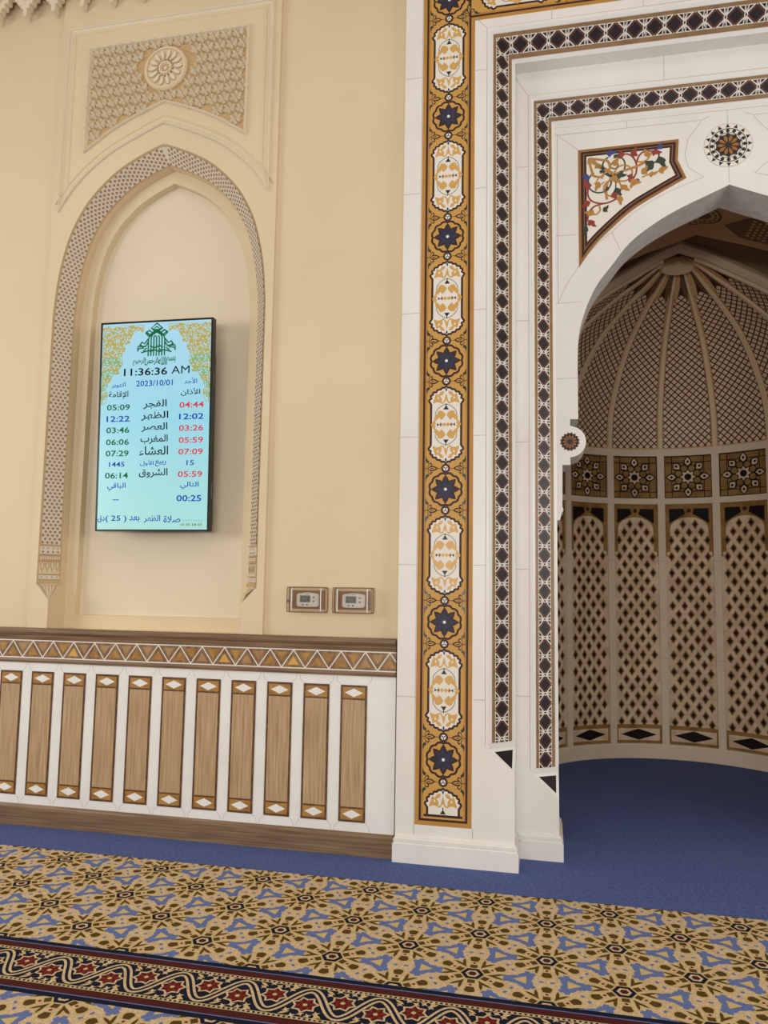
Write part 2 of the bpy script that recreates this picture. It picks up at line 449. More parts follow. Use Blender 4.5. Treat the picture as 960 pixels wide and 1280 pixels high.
# raised frame with an arched lower edge
def arched_panel(hw, zt, pts):                    # closed outline, counter-clockwise: bottom arc left to right then top
    L = [(WC-x, z) for x, z in pts]; R = [(WC+x, z) for x, z in reversed(pts[:-1])]
    return L+R+[(WC+hw, zt), (WC-hw, zt)]
fr = spline([(.80, 4.245), (.70, 4.39), (.58, 4.515), (.45, 4.615), (.34, 4.68), (.155, 4.765), (0, 4.828)], 4)
O = arched_panel(.80, 5.655, fr)
mb = MB()
def bead(P, w, h, T, m, mbb):                     # rounded moulding run along a closed outline
    n = len(P)
    def off(d):
        out = []
        for i in range(n):
            a, b, c = P[i-1], P[i], P[(i+1) % n]
            e1 = (b[0]-a[0], b[1]-a[1]); e2 = (c[0]-b[0], c[1]-b[1]); l1 = math.hypot(*e1) or 1; l2 = math.hypot(*e2) or 1
            n1 = (-e1[1]/l1, e1[0]/l1); n2 = (-e2[1]/l2, e2[0]/l2); k = d/max(.35, 1+n1[0]*n2[0]+n1[1]*n2[1])
            out.append((b[0]+(n1[0]+n2[0])*k, b[1]+(n1[1]+n2[1])*k))
        return out
    prof = [(0, 0), (w*.08, h*.7), (w*.3, h), (w*.5, h*.8), (w*.62, h*.35), (w*.8, h*.2), (w, 0)]
    rings = [[T(u, v, d) for u, v in off(o)] for o, d in prof]
    for a, b in zip(rings, rings[1:]): mbb.strip(a, b, m, True)
bead(O, .030, .020, T0, 'plaster_light', mb); bead(inset(O, .055), .016, .008, T0, 'plaster', mb)
tag(mb.build('raised_molding'), 'raised plaster moulding outlining the panel above the pointed arch', 'molding')

t = thing('relief_panel', 'carved plaster relief panel with round medallion above the pointed arch', 'wall relief', (WC, Y0, 4.65))
ci = spline([(.622, 4.672), (.51, 4.745), (.41, 4.81), (.225, 4.9), (0, 4.985)], 4)
I = arched_panel(.622, 5.48, ci)
mb = MB(); bead(I, .026, .026, T0, 'plaster_light', mb); mb.build('frame', t)
mb = MB(); mb.flat(I, T0, .002, 'plaster_gold')  # gold-toned base paints in the shade between the petals
def low_edge(x):
    x = abs(x-WC)
    for (xa, za), (xb, zb_) in zip(ci, ci[1:]):
        if xb <= x <= xa: return za+(zb_-za)*(xa-x)/(xa-xb)
    return 9
ctr = (WC, 5.233)
pit = .1
for i in range(-8, 9):
    for j in range(0, 10):
        x = WC+i*pit*.9+(0 if j % 2 == 0 else pit*.45); z = 5.435-j*pit*.80
        if abs(x-WC) > .59 or z < low_edge(x)+.03 or math.hypot(x-ctr[0], z-ctr[1]) < .19: continue
        for k in range(6):
            a = k*PI/3+PI/6; ca, sa = math.cos(a), math.sin(a); R = .048
            Lf = lambda r_, s_: (x+ca*r_-sa*s_, z+sa*r_+ca*s_)
            tip_ = T0(*Lf(R, 0), .016); c0 = T0(x, z, .006); l_ = T0(*Lf(R*.66, .0125), .002); r2_ = T0(*Lf(R*.66, -.0125), .002); top = T0(*Lf(R*.78, 0), .034)
            mb.add([c0, r2_, top], 'plaster_light'); mb.add([r2_, tip_, top], 'plaster_light'); mb.add([tip_, l_, top], 'plaster_light'); mb.add([l_, c0, top], 'plaster_light')
mb.build('carved_field', t)
mb = MB(); mb.lathe((ctr[0], Y0, ctr[1]), (0, -1, 0), [(.165, 0), (.165, .02), (.155, .032), (.142, .032), (.138, .02), (.0, .02)], 'plaster', 40)
med = mb.build('medallion', t)
mb = MB(); TM = FY(Y0-.02)
for k in range(14):
    a = k*2*PI/14
    for w_, h_, m in ((.036, .006, 'plaster_gold'), (.026, .012, 'plaster_light')):
        mb.prism([(ctr[0]+math.cos(a)*x-math.sin(a)*y, ctr[1]+math.sin(a)*x+math.cos(a)*y) for x, y in leaf(.055, 0, .132, 0, w_, 6, .62)], TM, .0, h_, m)
    mb.prism(circle(ctr[0]+.058*math.cos(a+PI/14), ctr[1]+.058*math.sin(a+PI/14), .006, 8), TM, 0, .003, 'plaster_dark')
mb.build('petal_ring', med)
mb = MB(); mb.lathe((ctr[0], Y0-.02, ctr[1]), (0, -1, 0), [(.047, 0), (.047, .012), (.038, .012), (.036, .004), (.0, .004)], 'plaster_light', 28)
for k in range(8): mb.prism([(ctr[0]+x, ctr[1]+y) for x, y in circle(.022*math.cos(k*PI/4), .022*math.sin(k*PI/4), .008, 8)], TM, .004, .010, 'plaster_gold')
mb.build('center_boss', med)

# cornice with hanging stalactites
t = thing('cornice', 'cream plaster cornice with stepped hanging drops high on the wall', 'cornice', (-4, 4.55, 5.95))
mb = MB(); mb.sweep_box(-6.8, -.95, [(4.61, 5.96), (4.61, 6.4), (4.44, 6.4), (4.46, 6.2), (4.53, 6.1), (4.55, 5.96)], 'plaster'); mb.build('cornice_body', t)
for k in range(9):
    x = -4.47+k*.2365
    mb = MB(); TT = FY(4.60)
    st = [(.1175, 5.97), (.1175, 5.935), (.088, 5.935), (.088, 5.895), (.060, 5.895), (.060, 5.86), (.034, 5.86), (.034, 5.83), (.016, 5.83), (.016, 5.785), (.006, 5.768)]
    poly = [(x-a, z) for a, z in st]+[(x+a, z) for a, z in reversed(st)]
    mb.prism(poly, TT, -.005, .045, 'plaster_light', back=True)
    mb.lathe((x, 4.555, 5.925), (0, -1, 0), [(.034, 0), (.034, .012), (.026, .012), (.024, .001), (.0, .001)], 'plaster', 16)
    mb.lathe((x, 4.5425, 5.925), (0, -1, 0), [(.022, 0), (.0, .0)], 'plaster_dark', 16) if False else None
    mb.build('drop', t)

# ------------------------------------------------------------------ wainscot
t = thing('wainscot', 'white marble wainscot with travertine panels and brown zigzag frieze under the arch', 'wainscot', (-2.7, 4.61, 0))
X0w, X1w = -4.6, -.897
mb = MB(); mb.box(X0w, X1w, 4.602, 4.618, .12, 1.07, 'wainscot_white')
TW = FY(4.602)
xs = [-1.0734-.2395*k for k in range(13)]
for x in xs:
    for sx, xx in ((1, x), (-1, x-.166)):
        mb.stroke([(xx+sx*.004, 1.006), (xx+sx*.022, 1.024), (xx+sx*.03, 1.06)], .0022, TW, .0006, 'marble_joint')
        mb.stroke([(xx+sx*.004, .184), (xx+sx*.022, .166), (xx+sx*.03, .136)], .0022, TW, .0006, 'marble_joint')
mb.build('backing_slab', t)
for x in xs:
    mb = MB(); x1, x0 = x, x-.166; z0, z1 = .19, 1.0
    mb.prism(rect(x0, x1, z0, z1), TW, 0, .004, 'brown_edge')
    e = .013
    mb.flat(rect(x0+e, x1-e, z0+.088, z1-.088), TW, .0046, 'travertine')
    for za, zb_ in ((z1-.078, z1-.013), (z0+.013, z0+.078)):
        mb.flat(rect(x0+e, x1-e, za, zb_), TW, .0046, 'honey_stone')
        c = ((x0+x1)/2, (za+zb_)/2)
        mb.flat([(c[0]-.058, c[1]), (c[0], c[1]-.026), (c[0]+.058, c[1]), (c[0], c[1]+.026)], TW, .0052, 'wainscot_white')
    mb.build('inlay_panel', t)
mb = MB(); TF = FY(4.598)
mb.box(X0w, X1w, 4.598, 4.618, 1.087, 1.213, 'frieze_brown')
for z in (1.0905, 1.2045): mb.flat(rect(X0w, X1w, z-.0035, z+.0035), TF, .0008, 'white_inlay')
p = .154; xa = -.934
k = 0
while xa-k*p > X0w+.1:
    a = xa-k*p
    for (p0, p1) in (((a, 1.202), (a+p/2, 1.093)), ((a, 1.202), (a-p/2, 1.093))):
        if p1[0] < X1w: mb.stroke([p0, p1], .0065, TF, .001, 'white_inlay')
        else: mb.stroke([p0, (X1w, 1.202-(X1w-a)/(p/2)*.109)], .0065, TF, .001, 'white_inlay')
    g = random.choice(['honey_stone', 'gold_inlay', 'honey_stone', 'sand_stone'])
    if a+.03 < X1w: mb.flat([(a-.037, 1.109), (a+.037, 1.109), (a, 1.166)], TF, .001, g)
    b = a-p/2
    mb.flat([(b, 1.130), (b+.037, 1.187), (b-.037, 1.187)], TF, .001, random.choice(['honey_stone', 'sand_stone', 'gold_inlay', 'sand_stone']))
    k += 1
mb.build('zigzag_frieze', t)
mb = MB(); mb.sweep_box(X0w, X1w, [(4.619, 1.213), (4.619, 1.289), (4.578, 1.289), (4.57, 1.283), (4.57, 1.262), (4.578, 1.25), (4.586, 1.243), (4.592, 1.213)], 'travertine_horizontal'); mb.build('cap_rail', t)
mb = MB(); mb.sweep_box(X0w, X1w, [(4.618, 1.058), (4.618, 1.087), (4.59, 1.087), (4.588, 1.072), (4.592, 1.058)], 'travertine_horizontal'); mb.build('lower_rail', t)
mb = MB(); mb.sweep_box(X0w, X1w, [(4.618, 0), (4.618, .134), (4.594, .134), (4.588, .126), (4.585, .118), (4.585, 0)], 'travertine_horizontal')
mb.flat(rect(X0w, X1w, .113, .115), FY(4.585), .0006, 'sand_stone'); mb.build('skirting', t)

# ------------------------------------------------------------------ marble portal
AX = 1.142; Y1 = 4.575; Y2 = 4.82; Y3 = 4.92; YB = 5.22
SC = Y3/4.82
def G(dx, z): return (AX-dx*SC, 1.6+(z-1.6)*SC)   # arch face outlines (left half), dx from the axis
portal = thing('mihrab_portal', 'white marble portal framing the prayer niche with inlaid stone borders', 'portal', (AX, Y1, 0))
XL, XR = -.885, 2*AX+.885
def u_sweep(mb, prof, x0, x1, zt, zb, m):         # (inset, Y) outline run up the left leg, across and down the right
    rings = []
    for o, Y in prof: rings.append([(x0+o, Y, zb), (x0+o, Y, zt-o), (x1-o, Y, zt-o), (x1-o, Y, zb)])
    for a, b in zip(rings, rings[1:]): mb.strip(a, b, m)
# outer frame. inset differs at the head (0.985 m of marble above the opening), so sweep from the inner corner outwards
ZT1 = 5.9
def frame(mb, xa, ya, xb, yb, yend, za, zb_, xo, yo, zo, z_stop, xm=AX):
    """front face from xo to xa, splay (xa,ya)-(xb,yb), jamb to yend; head heights zo, za, zb_"""
    pr = [(xo, yo, zo), (xo, ya, zo), (xa, ya, za), (xb, yb, zb_), (xb, yend, zb_)]
    rings = [[(x, y, z_stop), (x, y, z), (2*xm-x, y, z), (2*xm-x, y, z_stop)] for x, y, z in pr]
    for a, b in zip(rings, rings[1:]): mb.strip(a, b, 'marble')
    for sx in (0, 1):                             # square foot below the chamfer stop
        X = (lambda x: 2*xm-x) if sx else (lambda x: x)
        zc_ = z_stop-.135
        mb.add([(X(xo), yo, 0), (X(xo), yo, z_stop), (X(xo), ya, z_stop), (X(xo), ya, 0)], 'marble')
        mb.add([(X(xo), ya, 0), (X(xb), ya, 0), (X(xb), ya, zc_), (X(xa), ya, z_stop), (X(xo), ya, z_stop)], 'marble')
        mb.add([(X(xb), ya, 0), (X(xb), yend, 0), (X(xb), yend, z_stop), (X(xb), yb, z_stop), (X(xb), ya, zc_)], 'marble')
        mb.add([(X(xa), ya, z_stop), (X(xb), yb, z_stop), (X(xb), ya, zc_)], 'marble_bead')
def joints(mb, T, segs, w=.0035):
    for s_ in segs: mb.stroke(s_, w, T, .0006, 'marble_joint')
XA1, XB1, YB1, ZA1, ZB1, ZS1 = -.335, -.185, 4.715, 5.164, 5.015, .668
mb = MB(); frame(mb, XA1, Y1, XB1, YB1, Y2+.02, ZA1, ZB1, XL, 4.66, ZT1, ZS1)
mb.add([(XL, Y1, ZT1), (XR, Y1, ZT1), (XR, 4.66, ZT1), (XL, 4.66, ZT1)], 'marble')
T1 = FY(Y1)
MX = lambda P: [(2*AX-x, z) for x, z in P]
sg = []
for z in (.95, 1.74, 2.53, 3.32, 4.11, 4.90): sg += [[(XL, z), (-.772, z)], [(-.427, z), (XA1-.02, z)]]
for x in (.05, .6, 1.14): sg.append([(x, ZA1+.02), (x, 5.262)])
sg += [[(XA1-.02, ZS1+.02), (XA1-.02, ZA1+.02), (AX, ZA1+.02)], [(-.427, 5.262), (XA1-.02, ZA1+.02)], [(-.772, .16), (-.772, 5.6)], [(-.427, .16), (-.427, .215)]]
joints(mb, T1, sg+[MX(s_) for s_ in sg])
mb.build('outer_frame', portal)
XA2, XB2, YB2, ZA2, ZB2, ZS2 = -.085, .067, Y3, 4.836, 4.69, .488
mb = MB(); frame(mb, XA2, Y2, XB2, YB2, YB, ZA2, ZB2, XB1-.02, Y2, ZB1+.02, ZS2)
T2 = FY(Y2)
sg = [[(XA2-.018, ZS2+.02), (XA2-.018, ZA2+.018), (AX, ZA2+.018)], [(XB1, ZB1-.03), (XA2-.018, ZA2+.018)]]
for z in (.95, 1.725, 2.53, 3.32, 4.36): sg.append([(XB1, z), (XA2-.018, z)])
sg.append([(.75, ZA2+.02), (.75, ZB1)])
joints(mb, T2, sg+[MX(s_) for s_ in sg])
mb.build('inner_frame', portal)
# plinths
for (x0, x1, yf, yb) in ((XL-.01, XB1+.022, Y1-.028, Y2+.01), (XB1-.01, XB2+.024, Y2-.028, YB)):
    for sx in (0, 1):
        mb = MB()
        for z0, z1, e in ((0, .105, 0), (.105, .118, .008), (.118, .132, .005), (.132, .142, .014), (.142, .148, .02)):
            a, b = x0+e, x1-e
            if x0 > -.5: a = x0
            if sx: a, b = 2*AX-b, 2*AX-a
            mb.box(a, b, yf+e, yb, z0, z1, 'marble')
        mb.build('plinth', portal)
# arch slab
cu = spline([(.92, 3.04), (.912, 3.2), (.881, 3.333), (.838, 3.447), (.786, 3.545), (.701, 3.654), (.625, 3.755), (.539, 3.836), (.403, 3.928), (.269, 3.998), (.136, 4.055), (0, 4.115)], 3)
knob = [( .970, 2.625)]+[(.972-.098*math.cos(a), 2.524+.098*math.sin(a)) for a in [PI/2-.0-PI*i/14 for i in range(1, 14)]]+[(.970, 2.425)]
low = [(1.056, 2.03), (1.035, 2.035), (1.030, 2.052), (1.027, 2.075), (1.013, 2.095), (1.020, 2.115), (1.018, 2.378), (.969, 2.378)]
prof = low+list(reversed(knob))+[(.969, 2.667), (.92, 2.667)]+cu
Lf = [G(*p) for p in prof]; Lf[0] = (XB2, Lf[0][1])
mb = MB(); TA = FY(Y3)
half_poly = Lf+[(AX, ZB2), (XB2, ZB2)]
mb.flat(half_poly, TA, 0, 'marble'); mb.flat([(2*AX-x, z) for x, z in reversed(half_poly)], TA, 0, 'marble')
mb.flat(half_poly, TA, -(YB-Y3), 'marble'); mb.flat([(2*AX-x, z) for x, z in reversed(half_poly)], TA, -(YB-Y3), 'marble')
for c in (Lf, [(2*AX-x, z) for x, z in Lf]): mb.strip([(x, Y3, z) for x, z in c], [(x, YB, z) for x, z in c], 'marble_grey')
gr = [G(*p) for p in spline([(1.037, 3.423), (.967, 3.571), (.826, 3.762), (.703, 3.868), (.58, 3.974), (.44, 4.062), (.3, 4.125), (.147, 4.178)], 4)]
sg = [gr, [G(1.037, 3.423), G(1.037, 4.56)], [G(1.085, 4.600), G(1.037, 4.555), G(.15, 4.555), G(.105, 4.575)], [G(.147, 4.178), G(.235, 4.25), G(.255, 4.33), G(.235, 4.44), G(.165, 4.53), G(.15, 4.555)],
      [G(1.085, 2.02), G(1.085, 4.605), G(0, 4.605)], [G(1.085, 3.42), G(.895, 3.425)], [G(1.085, 2.93), G(.925, 2.93)], [G(1.085, 3.87), G(.91, 3.87)], [G(0, 4.13), G(0, 4.26)], [G(0, 4.48), G(0, 4.605)], [G(.6, 4.555), G(.6, 4.605)], [G(.703, 3.868), G(.65, 3.74)], [G(1.037, 4.555), G(.906, 4.44)]]
joints(mb, TA, sg+[MX(s_) for s_ in sg], .003)
mb.build('arch_slab', portal)
# coloured circle edges on the arch face
def TAm(u, v, d): return (2*AX-u, Y3-d, v)

# splay mappings
def splay_left(xa, ya, xb, yb):
    L = math.hypot(xb-xa, yb-ya); tx, ty = (xb-xa)/L, (yb-ya)/L
    return L, (lambda u, v, d: (xa+tx*u+ty*d, ya+ty*u-tx*d, v)), (lambda u, v, d: (2*AX-(xa+tx*u+ty*d), ya+ty*u-tx*d, v))
def splay_top(za, ya, zb_, yb):
    L = math.hypot(za-zb_, yb-ya); tz, ty = (zb_-za)/L, (yb-ya)/L
    return L, (lambda u, v, d: (v, ya+ty*u-abs(tz)*d, za+tz*u-ty*d))
def inlay_strip(mb, T, L, v0, v1, va, pitch, cuts):
    """star-lattice inlay between v0 and v1; va = centre of one big diamond; cuts = extra half-planes"""
    u0, u1 = .12*L, .86*L
    def fl(poly, d, m):
        poly = clip_rect(poly, 0, L, v0, v1)
        for c in cuts:
            if len(poly) >= 3: poly = clip(poly, *c)
        if len(poly) >= 3: mb.flat(poly, T, d, m)
    fl(rect(u0, u1, v0, v1), .0015, 'strip_sand')
    fl(rect(0, u0-.004, v0-1, v1+1), .001, 'marble_bead'); fl(rect(u1+.004, L, v0-1, v1+1), .001, 'marble_bead')
    a, b = .26*L, .74*L
    if cuts == () : pass
    a, b = u0+.14*(u1-u0), u1-.18*(u1-u0)
    m_ = (a+b)/2; h = (b-a)/2; ph = pitch/2
    fl(rect(a, b, v0+.004, v1-.004), .002, 'line_brown')
    k0 = int(math.floor((v0-va)/pitch)); k1 = int(math.ceil((v1-va)/pitch))
    for k in range(k0, k1+1):
        v = va+k*pitch
        for su in (-1, 1):
            for sv in (-1, 1):
                q = lambda x, y: (m_+su*x*h, v+sv*y*ph)
                f2 = (lambda P: P if su*sv > 0 else P[::-1])
                fl(f2([q(1.0, .11), q(1.0, .89), q(.16, .89), q(.54, .52)]), .0024, 'white_inlay')
                fl(f2([q(.90, .36), q(.90, .79), q(.44, .79), q(.62, .62)]), .0028, 'black_stone')
        fl([(m_-.72*h, v-.04*ph), (m_-.05*h, v-.68*ph), (m_+.05*h, v-.68*ph), (m_+.72*h, v-.04*ph), (m_+.72*h, v+.04*ph), (m_+.05*h, v+.68*ph), (m_-.05*h, v+.68*ph), (m_-.72*h, v+.04*ph)], .003, 'dark_diamond')
        c = v+ph
        fl([(m_-.72*h, c), (m_, c-.20*ph), (m_+.72*h, c), (m_, c+.20*ph)], .0028, 'white_inlay')
        fl([(m_-.24*h, c), (m_, c-.10*ph), (m_+.24*h, c), (m_, c+.10*ph)], .0032, 'black_stone')
        for su in (-1, 1):
            fl([(m_+su*1.0*h, c-.07*ph), (m_+su*1.0*h, c+.07*ph), (m_+su*.80*h, c)][::su], .0028, 'white_inlay')
            fl([(m_+su*1.0*h, v-.10*ph), (m_+su*1.0*h, v+.10*ph), (m_+su*.86*h, v)][::su], .0026, 'white_inlay')
for (xa, ya, xb, yb, za, zb_, zs, va, px) in ((XA1, Y1, XB1, YB1, ZA1, ZB1, ZS1, 5.10, -.26), (XA2, Y2, XB2, YB2, ZA2, ZB2, ZS2, 4.765, -.012)):
    mb = MB(); pitch = .1135
    L, Tl, Tr = splay_left(xa, ya, xb, yb)
    sl = (za-zb_)/L
    zc0 = za-.47*(za-zb_); xc0 = xa+.47*(xb-xa)
    cut = ((sl, 1, za),)
    for T in (Tl, Tr): inlay_strip(mb, T, L, zs+.035, za, zc0, pitch, cut)
    Lt, Tt = splay_top(za, ya, zb_, yb)
    sx = (xb-xa)/Lt
    W_ = 2*AX-2*xc0; nmod = round(W_/.1155)
    inlay_strip(mb, Tt, Lt, xa, 2*AX-xa, xc0, W_/nmod, ((sx, -1, -xa), (sx, 1, 2*AX-xa)))
    mb.build('inlay_strip', portal)
    # black triangle on each chamfer stop
    for s_ in (0, 1):
        mb = MB(); X = (lambda x: 2*AX-x) if s_ else (lambda x: x)
        A = Vector((X(xa), ya, zs)); B = Vector((X(xb), yb, zs)); C = Vector((X(xb), ya, zs-.135)); c = (A+B+C)/3
        nn = (B-A).cross(C-A).normalized()
        if nn.y > 0: nn = -nn
        tri = [c+(p_-c)*.66+nn*.001 for p_ in (A, B, C)]; tri2 = [p_+nn*.0012 for p_ in tri]
        mb.add(tri2, 'black_stone'); mb.strip(tri, tri2, 'black_stone', True)
        mb.build('stop_triangle', portal)

# floral border
ZF0 = .595; PF = .803; XC = -.600; HB = .1675
def mir2(P): return [P, mirror(P)]
CART = [(.100, 0), (.100, .128), (.108, .138), (.114, .150), (.108, .163), (.098, .166), (.103, .178), (.098, .190), (.088, .193), (.087, .205), (.076, .211), (.064, .210), (.060, .222), (.047, .227), (.038, .226), (.030, .237), (.014, .237), (0, .247)]
def cart_poly(v0, k=1.0, lo=-9):
    R = [(x*k if k != 1 else x, y) for x, y in CART]
    top = R+[(-x, y) for x, y in reversed(R[:-1])]
    bot = [(-x, -y) for x, y in R[1:]]+[(x, -y) for x, y in reversed(R[1:-1])]
    return [(x, v0+y) for x, y in top+bot]
def shrink(P, d):
    cx = sum(p[0] for p in P)/len(P); cy = sum(p[1] for p in P)/len(P)
    n = len(P); out = []
    for i in range(n):
        a, b, c = P[i-1], P[i], P[(i+1) % n]
        dx, dy = c[0]-a[0], c[1]-a[1]; l = math.hypot(dx, dy) or 1
        out.append((b[0]-dy/l*d, b[1]+dx/l*d))
    return out
def flower(mb, T, v, C):
    mb_f = lambda P, d, m: mb.flat(C([(x, y+v) for x, y in P]), T, d, m)
    # scalloped ring
    ring = []
    for i in range(72):
        a = 2*PI*i/72; ring.append((.100+.008*abs(math.sin(6*a)), a))
    ro = [(r*math.cos(a), r*math.sin(a)) for r, a in ring]; ri = [((r-.0135)*math.cos(a), (r-.0135)*math.sin(a)) for r, a in ring]
    mb_f(ro, .0012, 'maroon_stone'); mb_f(ri, .0016, 'yellow_light')
    def petals(R, w, d, m):
        for k in range(8):
            a = k*PI/4; P = leaf(.0, 0, R, 0, w, 7, .46)
            mb_f([(math.cos(a)*x-math.sin(a)*y, math.sin(a)*x+math.cos(a)*y) for x, y in P], d+.00002*k, m)
    petals(.090, .046, .0020, 'maroon_stone'); petals(.073, .029, .0026, 'lapis_stone'); mb_f(circle(0, 0, .030, 16), .003, 'lapis_stone'); mb_f(circle(0, 0, .0095, 12), .0034, 'white_inlay')
def connector(mb, T, v, C, fl):
    f = lambda P, d, m: mb.flat(C([(x, y+v) for x, y in P]), T, d, m)
    f(circle(0, 0, .0275, 18), .0018, 'maroon_stone'); f(circle(0, 0, .0155, 16), .0022, 'white_inlay')
    for k in range(3):
        a = PI/2*fl+k*2*PI/3; f(leaf(0, 0, .016*math.cos(a), .016*math.sin(a), .007, 3), .0026, 'maroon_stone')
    f(rect(-.132, .132, -.0016, .0016), .0014, 'maroon_stone')
    for s_ in (-1, 1):
        f(leaf(s_*.118, 0, s_*.046, 0, .032, 6, .55), .0018, 'maroon_stone'); f(leaf(s_*.108, 0, s_*.058, 0, .017, 6, .5), .0022, 'yellow_light')
        f(leaf(s_*.098, 0, s_*.07, 0, .006, 4), .0026, 'maroon_stone')
        for q in (-1, 1):
            P = spline([(s_*.112, q*.008), (s_*.104, q*.03), (s_*.118, q*.048), (s_*.119, q*.075)], 4)
            mb.stroke(C([(x, y+v) for x, y in P]) if False else [(x, y+v) for x, y in P], [.004]*6+[.010]*4+[.006, .003, .001], T, .0018, 'green_stone')
            f(spline([(s_*.120, q*.078), (s_*.116, q*.058), (s_*.100, q*.044), (s_*.108, q*.04), (s_*.122, q*.042)], 2, True), .0022, 'green_stone')
            P = spline([(s_*.098, q*.008), (s_*.086, q*.022), (s_*.092, q*.034), (s_*.099, q*.028)], 3)
            mb.stroke([(x, y+v) for x, y in P], .006, T, .0018, 'maroon_stone')
def cartouche(mb, T, v, C, half=False, lo=-9):
    f = lambda P, d, m: mb.flat(C([(x, y+v) for x, y in P]), T, d, m)
    def st(P, w, d, m):
        P = [(x, y+v) for x, y in P]
        if half and any(y < lo for _, y in P): return
        mb.stroke(P, w, T, d, m)
    co = cart_poly(0); f(co, .0012, 'maroon_stone'); f(shrink(co, .0135), .0016, 'white_inlay')
    for q in ((1,) if half else (1, -1)):
        for s_ in (1, -1):
            m2 = lambda P: [(s_*x, q*y) for x, y in P][::s_*q]
            # tulip heads near the ends
            f(m2(spline([(.014, .208), (.034, .206), (.048, .186), (.064, .194), (.072, .168), (.082, .134), (.056, .142), (.030, .138), (.028, .166), (.038, .178), (.020, .190)], 3, True)), .0020, 'gold_inlay')
            f(m2(spline([(.050, .176), (.056, .170), (.050, .158), (.044, .166)], 2, True)), .0024, 'white_inlay')
            st(m2(spline([(.034, .142), (.022, .134), (.008, .150), (.004, .172)], 4)), (.008), .0020, 'gold_inlay')
            # grey vines
            st(m2(spline([(.004, .128), (.030, .116), (.056, .092), (.066, .062), (.050, .040)], 5)), .0052, .0019, 'grey_line')
            # palmettes around the lozenge
            f(m2(spline([(.004, .064), (.022, .084), (.046, .086), (.056, .066), (.074, .044), (.060, .028), (.042, .044), (.030, .030), (.014, .044)], 3, True)), .0020, 'gold_inlay')
            st(m2(spline([(.052, .045), (.070, .026), (.080, .010), (.090, 0)], 4)), .011, .0021, 'gold_inlay')
            f(m2(spline([(.070, .020), (.088, 0), (.064, .004)], 2, True)), .0021, 'gold_inlay')
        f([(-.017*1, q*.094), (.017, q*.094), (.0, q*.121)][::q], .0024, 'black_stone'); f(leaf(0, q*.116, 0, q*.134, .007, 4), .0024, 'black_stone')
        f(circle(0, q*.168, .009, 10), .0021, 'gold_inlay'); f(leaf(0, q*.146, 0, q*.196, .012, 5), .0020, 'gold_inlay')
        f(leaf(0, q*.206, 0, q*.232, .011, 4), .0024, 'blue_inlay'); f(circle(0, q*.222, .0055, 8), .0026, 'black_stone')
    if not half:
        for s_ in (-1, 1):
            f([(s_*.056, -.010), (s_*.042, 0), (s_*.056, .010)][::s_], .0024, 'black_stone'); f([(s_*.030, .008), (s_*.042, 0), (s_*.030, -.008)][::s_], .0024, 'black_stone')
            f(spline([(0, 0), (s_*.012, .012), (s_*.022, .003), (s_*.034, .016), (s_*.038, 0), (s_*.034, -.016), (s_*.022, -.003), (s_*.012, -.012)], 2, True)[::s_], .0020, 'gold_inlay')
def floral(mb, T, v0, v1, va, kk, first=False):
    C = lambda P: clip_rect(P, -HB, HB, v0+.03, v1)
    mb.flat(rect(-HB, HB, v0, v1), T, .0006, 'yellow_stone')
    mb.flat(rect(-.118, .118, v0+.036, v1), T, .0009, 'yellow_light')
    for s_ in (-1, 1): mb.flat(rect(s_*.137-.0065, s_*.137+.0065, v0+.026, v1), T, .0012, 'maroon_stone')
    for k in kk:
        v = va+k*PF
        flower(mb, T, v, C); connector(mb, T, v+.129, C, -1); connector(mb, T, v-.129, C, 1)
        if v+PF/2+.26 < v1: cartouche(mb, T, v+PF/2, C)
mb = MB()
zb0 = .215
for s_ in (0, 1):
    T = (lambda u, v, d: (2*AX-XC-u, Y1-d, v)) if s_ else (lambda u, v, d: (XC+u, Y1-d, v))
    floral(mb, T, zb0, 5.62, ZF0, range(0, 7), first=True)
    mb.flat(rect(-.137, .137, zb0+.026, zb0+.039), T, .0013, 'maroon_stone')
    Cb = lambda P: clip_rect(P, -.105, .105, zb0+.052, 9)
    cartouche(mb, T, .190, lambda P: clip(P, 0, -1, -.279), half=True, lo=.279)
    mb.flat(rect(-.114, .114, .266, .280), T, .0022, 'maroon_stone')
Ttop = lambda u, v, d: (XC+v, Y1-d, ZF0+6*PF-u)
mb.flat(rect(-HB, HB, HB, 2*(AX-XC)-HB), Ttop, .0006, 'yellow_stone'); mb.flat(rect(-.118, .118, HB-.04, 2*(AX-XC)-HB+.04), Ttop, .0011, 'yellow_light')
for s_ in (-1, 1): mb.flat(rect(s_*.137-.0065, s_*.137+.0065, .135 if s_ > 0 else -.14, 2*(AX-XC)-(.135 if s_ > 0 else -.14)), Ttop, .0013, 'maroon_stone')
per = 2*(AX-XC)/4
C = lambda P: P
for k in range(4):
    cartouche(mb, Ttop, (k+.5)*per, C); connector(mb, Ttop, k*per+.129, C, -1); connector(mb, Ttop, (k+1)*per-.129, C, 1)
    if k: flower(mb, Ttop, k*per, C)
mb.build('floral_border', portal)

